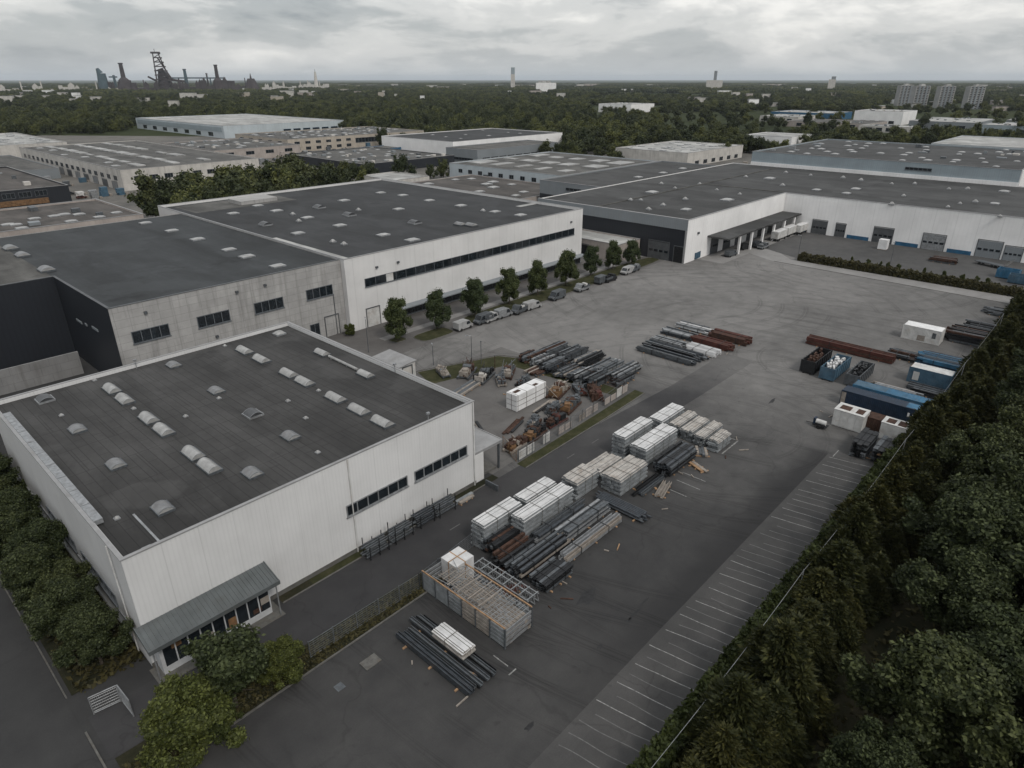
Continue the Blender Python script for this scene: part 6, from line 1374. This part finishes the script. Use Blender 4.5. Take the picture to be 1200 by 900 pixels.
# tree clumps between the estate buildings
for i in range(62):
    x = 96+1.36*i+rv.uniform(-2, 2); y = 248+.40*(x-96)+rv.uniform(-14, 32)
    tree('broadleaf_tree', 'round dark tree in the clump behind the white factory roof', 'trees between the white factory and the long white block', MC[i % 6], MTk, x, y, rv.uniform(1.1, 1.6), rv.uniform(0, 6))
for i in range(9): tree('broadleaf_tree', 'bushy tree in the small clump before the dark low shed', 'small tree clump before the dark shed', MC[i % 6], MTk, 212+rv.uniform(-9, 14), 300+rv.uniform(-6, 22), rv.uniform(.7, 1.0), rv.uniform(0, 6))
for px, py, s, lb in ((471, 211, 1.35, 'tall dark tree standing alone before the dark low shed'), (520, 208, 1.0, 'tree beside the white garage block'), (449, 172, 1.5, 'dark tree between the beige offices and the white hall'), (505, 209, .75, 'small tree left of the white garage block')):
    q = at(px, py); tree('broadleaf_tree', lb, None, MC[1], MTk, q[0], q[1], s, 1.)
for i, (px, py) in enumerate(((700, 180), (715, 177), (738, 178), (748, 176), (850, 186), (858, 182), (868, 179), (876, 178), (884, 179), (893, 178), (912, 177), (921, 176), (1010, 173))): 
    q = at(px, py); tree('broadleaf_tree', 'small bushy tree beside the halls below the forest edge', 'bushy trees below the forest edge', MC[i % 6], MTk, q[0], q[1], rv.uniform(.6, 1.0), rv.uniform(0, 6))

# the forest: where the photograph shows wood
EXC = []
for o in list(C.objects):
    if o.get('category') and o.name.split('.')[0] not in ('broadleaf_tree',) and o.type == 'EMPTY' and math.hypot(*o.location[:2]) > 260:
        bx = [c for c in o.children if c.type == 'MESH']
        if bx and not o.rotation_euler.z: xs = [o.location.x+v[0] for c in bx for v in c.bound_box]; ys_ = [o.location.y+v[1] for c in bx for v in c.bound_box]; EXC.append((min(xs)-5, max(xs)+5, min(ys_)-5, max(ys_)+5))
FRONT = [(-400, 162), (0, 160), (150, 157), (165, 149), (380, 149), (440, 164), (470, 172), (540, 178), (660, 190), (705, 192), (790, 187), (850, 184), (900, 181), (950, 179), (1010, 178), (1100, 174), (1200, 172), (1700, 172)]
def front_y(px): return float(np.interp(px, [f[0] for f in FRONT], [f[1] for f in FRONT]))
# sight lines the photograph keeps open: left, right, top, bottom of each clearing on the ground
OPEN = [(690, 780, 124, 141), (1030, 1165, 122, 142), (60, 130, 132, 137), (0, 40, 127, 135), (190, 250, 115, 121), (560, 700, 99, 104), (620, 650, 112, 116), (700, 860, 110, 116), (100, 330, 104, 109)]
for (x, y, s) in FB:
    px, py = proj(x, y, 0); d = math.hypot(x, y); w = s*850/d*.8; OPEN.append((px-w, px+w, py-.3, py+min(7, 13*850/d)))
def wooded(x, y, rr):
    px, py = proj(x, y, 0)
    if px < -120 or px > 1320 or py > front_y(px): return False
    if px > 775 and 131 < py < 167: return rr < (.05 if px > 860 else .12)
    if 660 < px <= 775 and 136 < py < 146: return rr < .3
    for a in OPEN:
        if a[0] < px < a[1] and a[2] < py < a[3]: return rr < .03
    for a in EXC:
        if a[0] < x < a[1] and a[2] < y < a[3]: return False
    v = math.sin(px*.017+py*.55)+math.sin(px*.043-py*.31+2)+.6*math.sin(px*.11+py*.8)
    if py < 140 and v > 1.35: return rr < .12
    return True
cand = []
rf_ = random.Random(5)
def sector(d0, d1, per):
    n = int((d1*d1-d0*d0)*math.radians(92)/2/per)
    for _ in range(n):
        d = math.sqrt(rf_.uniform(d0*d0, d1*d1)); a = YA+math.radians(rf_.uniform(-46, 46)); yield d*math.cos(a), d*math.sin(a), d
near = [(x, y, d) for x, y, d in sector(330, 1150, 105) if wooded(x, y, rf_.random())]
near.sort(key=lambda q: q[2]*(1+.0*q[0]))
# the 300 that show largest: the first ranks along the edge
edge = sorted(near, key=lambda q: (front_y(proj(q[0], q[1], 0)[0])-proj(q[0], q[1], 0)[1]))[:260]
es = set(edge)
for i, (x, y, d) in enumerate(edge):
    s = rf_.uniform(.8, 1.3); tree('forest_tree', 'round dark green tree on the near edge of the forest', 'trees along the near edge of the forest', MC[i % 6], MTk, x, y, s, rf_.uniform(0, 6), s*rf_.uniform(.8, 1.05))
def wood_mass():
    rng = np.random.default_rng(77); P, I, S, A = [], [], [], []
    kinds = bpy.data.collections.new('forest_tree_kinds')
    for i, me in enumerate(MC): o = bpy.data.objects.new('forest_crown_a%d' % i, me); kinds.objects.link(o)
    for i in range(4):          # whole copses for the far distance
        r = np.random.default_rng(200+i); bl = [(r.uniform(-34, 34), r.uniform(-34, 34), r.uniform(3, 8.5), r.uniform(4, 6.5)) for _ in range(34)]
        p, d = blob_points(bl, 5200, r, .3); o = bpy.data.objects.new('forest_crown_b%d' % i, quad_mesh('copse', np_quads(p, d, .95, 1.2, r, .5), 'farleaf')); kinds.objects.link(o)
    def put(x, y, i, s, sz): P.append((x, y, 0)); I.append(int(i)); S.append((s, s, sz)); A.append((0, 0, rng.uniform(0, 6.28)))
    for q in near:
        if q not in es: s = rng.uniform(.8, 1.45); put(q[0], q[1], rng.integers(6), s, s*rng.uniform(.75, 1.1))
    for x, y, d in sector(1150, 2400, 150):
        if wooded(x, y, rf_.random()): s = rng.uniform(1.0, 1.7); put(x, y, rng.integers(6), s*1.2, s*rng.uniform(.6, .9))
    for x, y, d in sector(2400, 8000, 3800):
        if wooded(x, y, rf_.random()): put(x, y, 6+rng.integers(4), rng.uniform(.8, 1.5), rng.uniform(.7, 1.4))
    me = bpy.data.meshes.new('forest'); me.from_pydata(P, [], [])
    for nm, ty, val, key in (('kind_index', 'INT', np.array(I, np.int32), 'value'), ('tree_scale', 'FLOAT_VECTOR', np.array(S, np.float32).ravel(), 'vector'), ('tree_turn', 'FLOAT_VECTOR', np.array(A, np.float32).ravel(), 'vector')):
        me.attributes.new(nm, ty, 'POINT').data.foreach_set(key, val)
    o = bpy.data.objects.new('forest', me); C.objects.link(o); o['label'] = 'dark green forest stretching to the horizon behind the estate'; o['kind'] = 'stuff'
    ng = bpy.data.node_groups.new('scatter_trees', 'GeometryNodeTree'); ng.interface.new_socket('Geometry', in_out='INPUT', socket_type='NodeSocketGeometry'); ng.interface.new_socket('Geometry', in_out='OUTPUT', socket_type='NodeSocketGeometry')
    n = ng.nodes.new; gi, go, ip, ci = n('NodeGroupInput'), n('NodeGroupOutput'), n('GeometryNodeInstanceOnPoints'), n('GeometryNodeCollectionInfo')
    ci.inputs['Collection'].default_value = kinds; ci.inputs['Separate Children'].default_value = True; ci.inputs['Reset Children'].default_value = True
    def attr(nm, ty): a_ = n('GeometryNodeInputNamedAttribute'); a_.data_type = ty; a_.inputs['Name'].default_value = nm; return a_.outputs['Attribute']
    L = ng.links.new; L(gi.outputs[0], ip.inputs['Points']); L(ci.outputs[0], ip.inputs['Instance']); ip.inputs['Pick Instance'].default_value = True
    L(attr('kind_index', 'INT'), ip.inputs['Instance Index']); L(attr('tree_turn', 'FLOAT_VECTOR'), ip.inputs['Rotation']); L(attr('tree_scale', 'FLOAT_VECTOR'), ip.inputs['Scale']); L(ip.outputs[0], go.inputs[0])
    md = o.modifiers.new('scatter_trees', 'NODES'); md.node_group = ng
    print('forest trees', len(P))
wood_mass()
def undergrowth():
    rng = np.random.default_rng(8); n = 16000; p = np.stack([rng.uniform(18, 190, n), rng.uniform(-18, 10.5, n), rng.uniform(0, .7, n)**1.6], 1); keep = (np.abs(p[:, 1]-7.6+.5*np.sin(p[:, 0]*.1)) > 1.1); p = p[keep]
    a = np_quads(p, np.tile([0, 0, 1.], (len(p), 1)), .16, .3, rng, .8)
    p2 = np.stack([rng.uniform(4.8, 10.4, 4000), rng.uniform(57, 120, 4000), rng.uniform(0, .6, 4000)], 1); b_ = np_quads(p2, np.tile([0, 0, 1.], (len(p2), 1)), .16, .28, rng, .8)
    p3 = np.stack([rng.uniform(5, 37, 3000), rng.uniform(44.4, 47, 3000), rng.uniform(0, .25, 3000)], 1); c_ = np_quads(p3, np.tile([0, 0, 1.], (len(p3), 1)), .1, .2, rng, .8)
    me = quad_mesh('undergrowth', np.concatenate([a, b_, c_]), 'hedgeleaf'); o = bpy.data.objects.new('undergrowth', me); C.objects.link(o); o['label'] = 'low weeds and undergrowth on the banks and verges'; o['kind'] = 'stuff'
undergrowth()
# ------------------------------------------------------------------ the air
def haze():
    m = bpy.data.materials.new('haze'); m.use_nodes = True; nt = m.node_tree; nt.nodes.clear(); o = nt.nodes.new('ShaderNodeOutputMaterial'); v = nt.nodes.new('ShaderNodeVolumePrincipled')
    v.inputs['Color'].default_value = (.82, .90, .98, 1); v.inputs['Density'].default_value = HAZE; v.inputs['Anisotropy'].default_value = 0.; nt.links.new(v.outputs[0], o.inputs['Volume']); MT['haze'] = m
    tag(MB().box(-61000, 61000, -61000, 61000, -1.1, 320).build('haze', 'haze'), kind='stuff')
HAZE = 2.8e-5
haze()
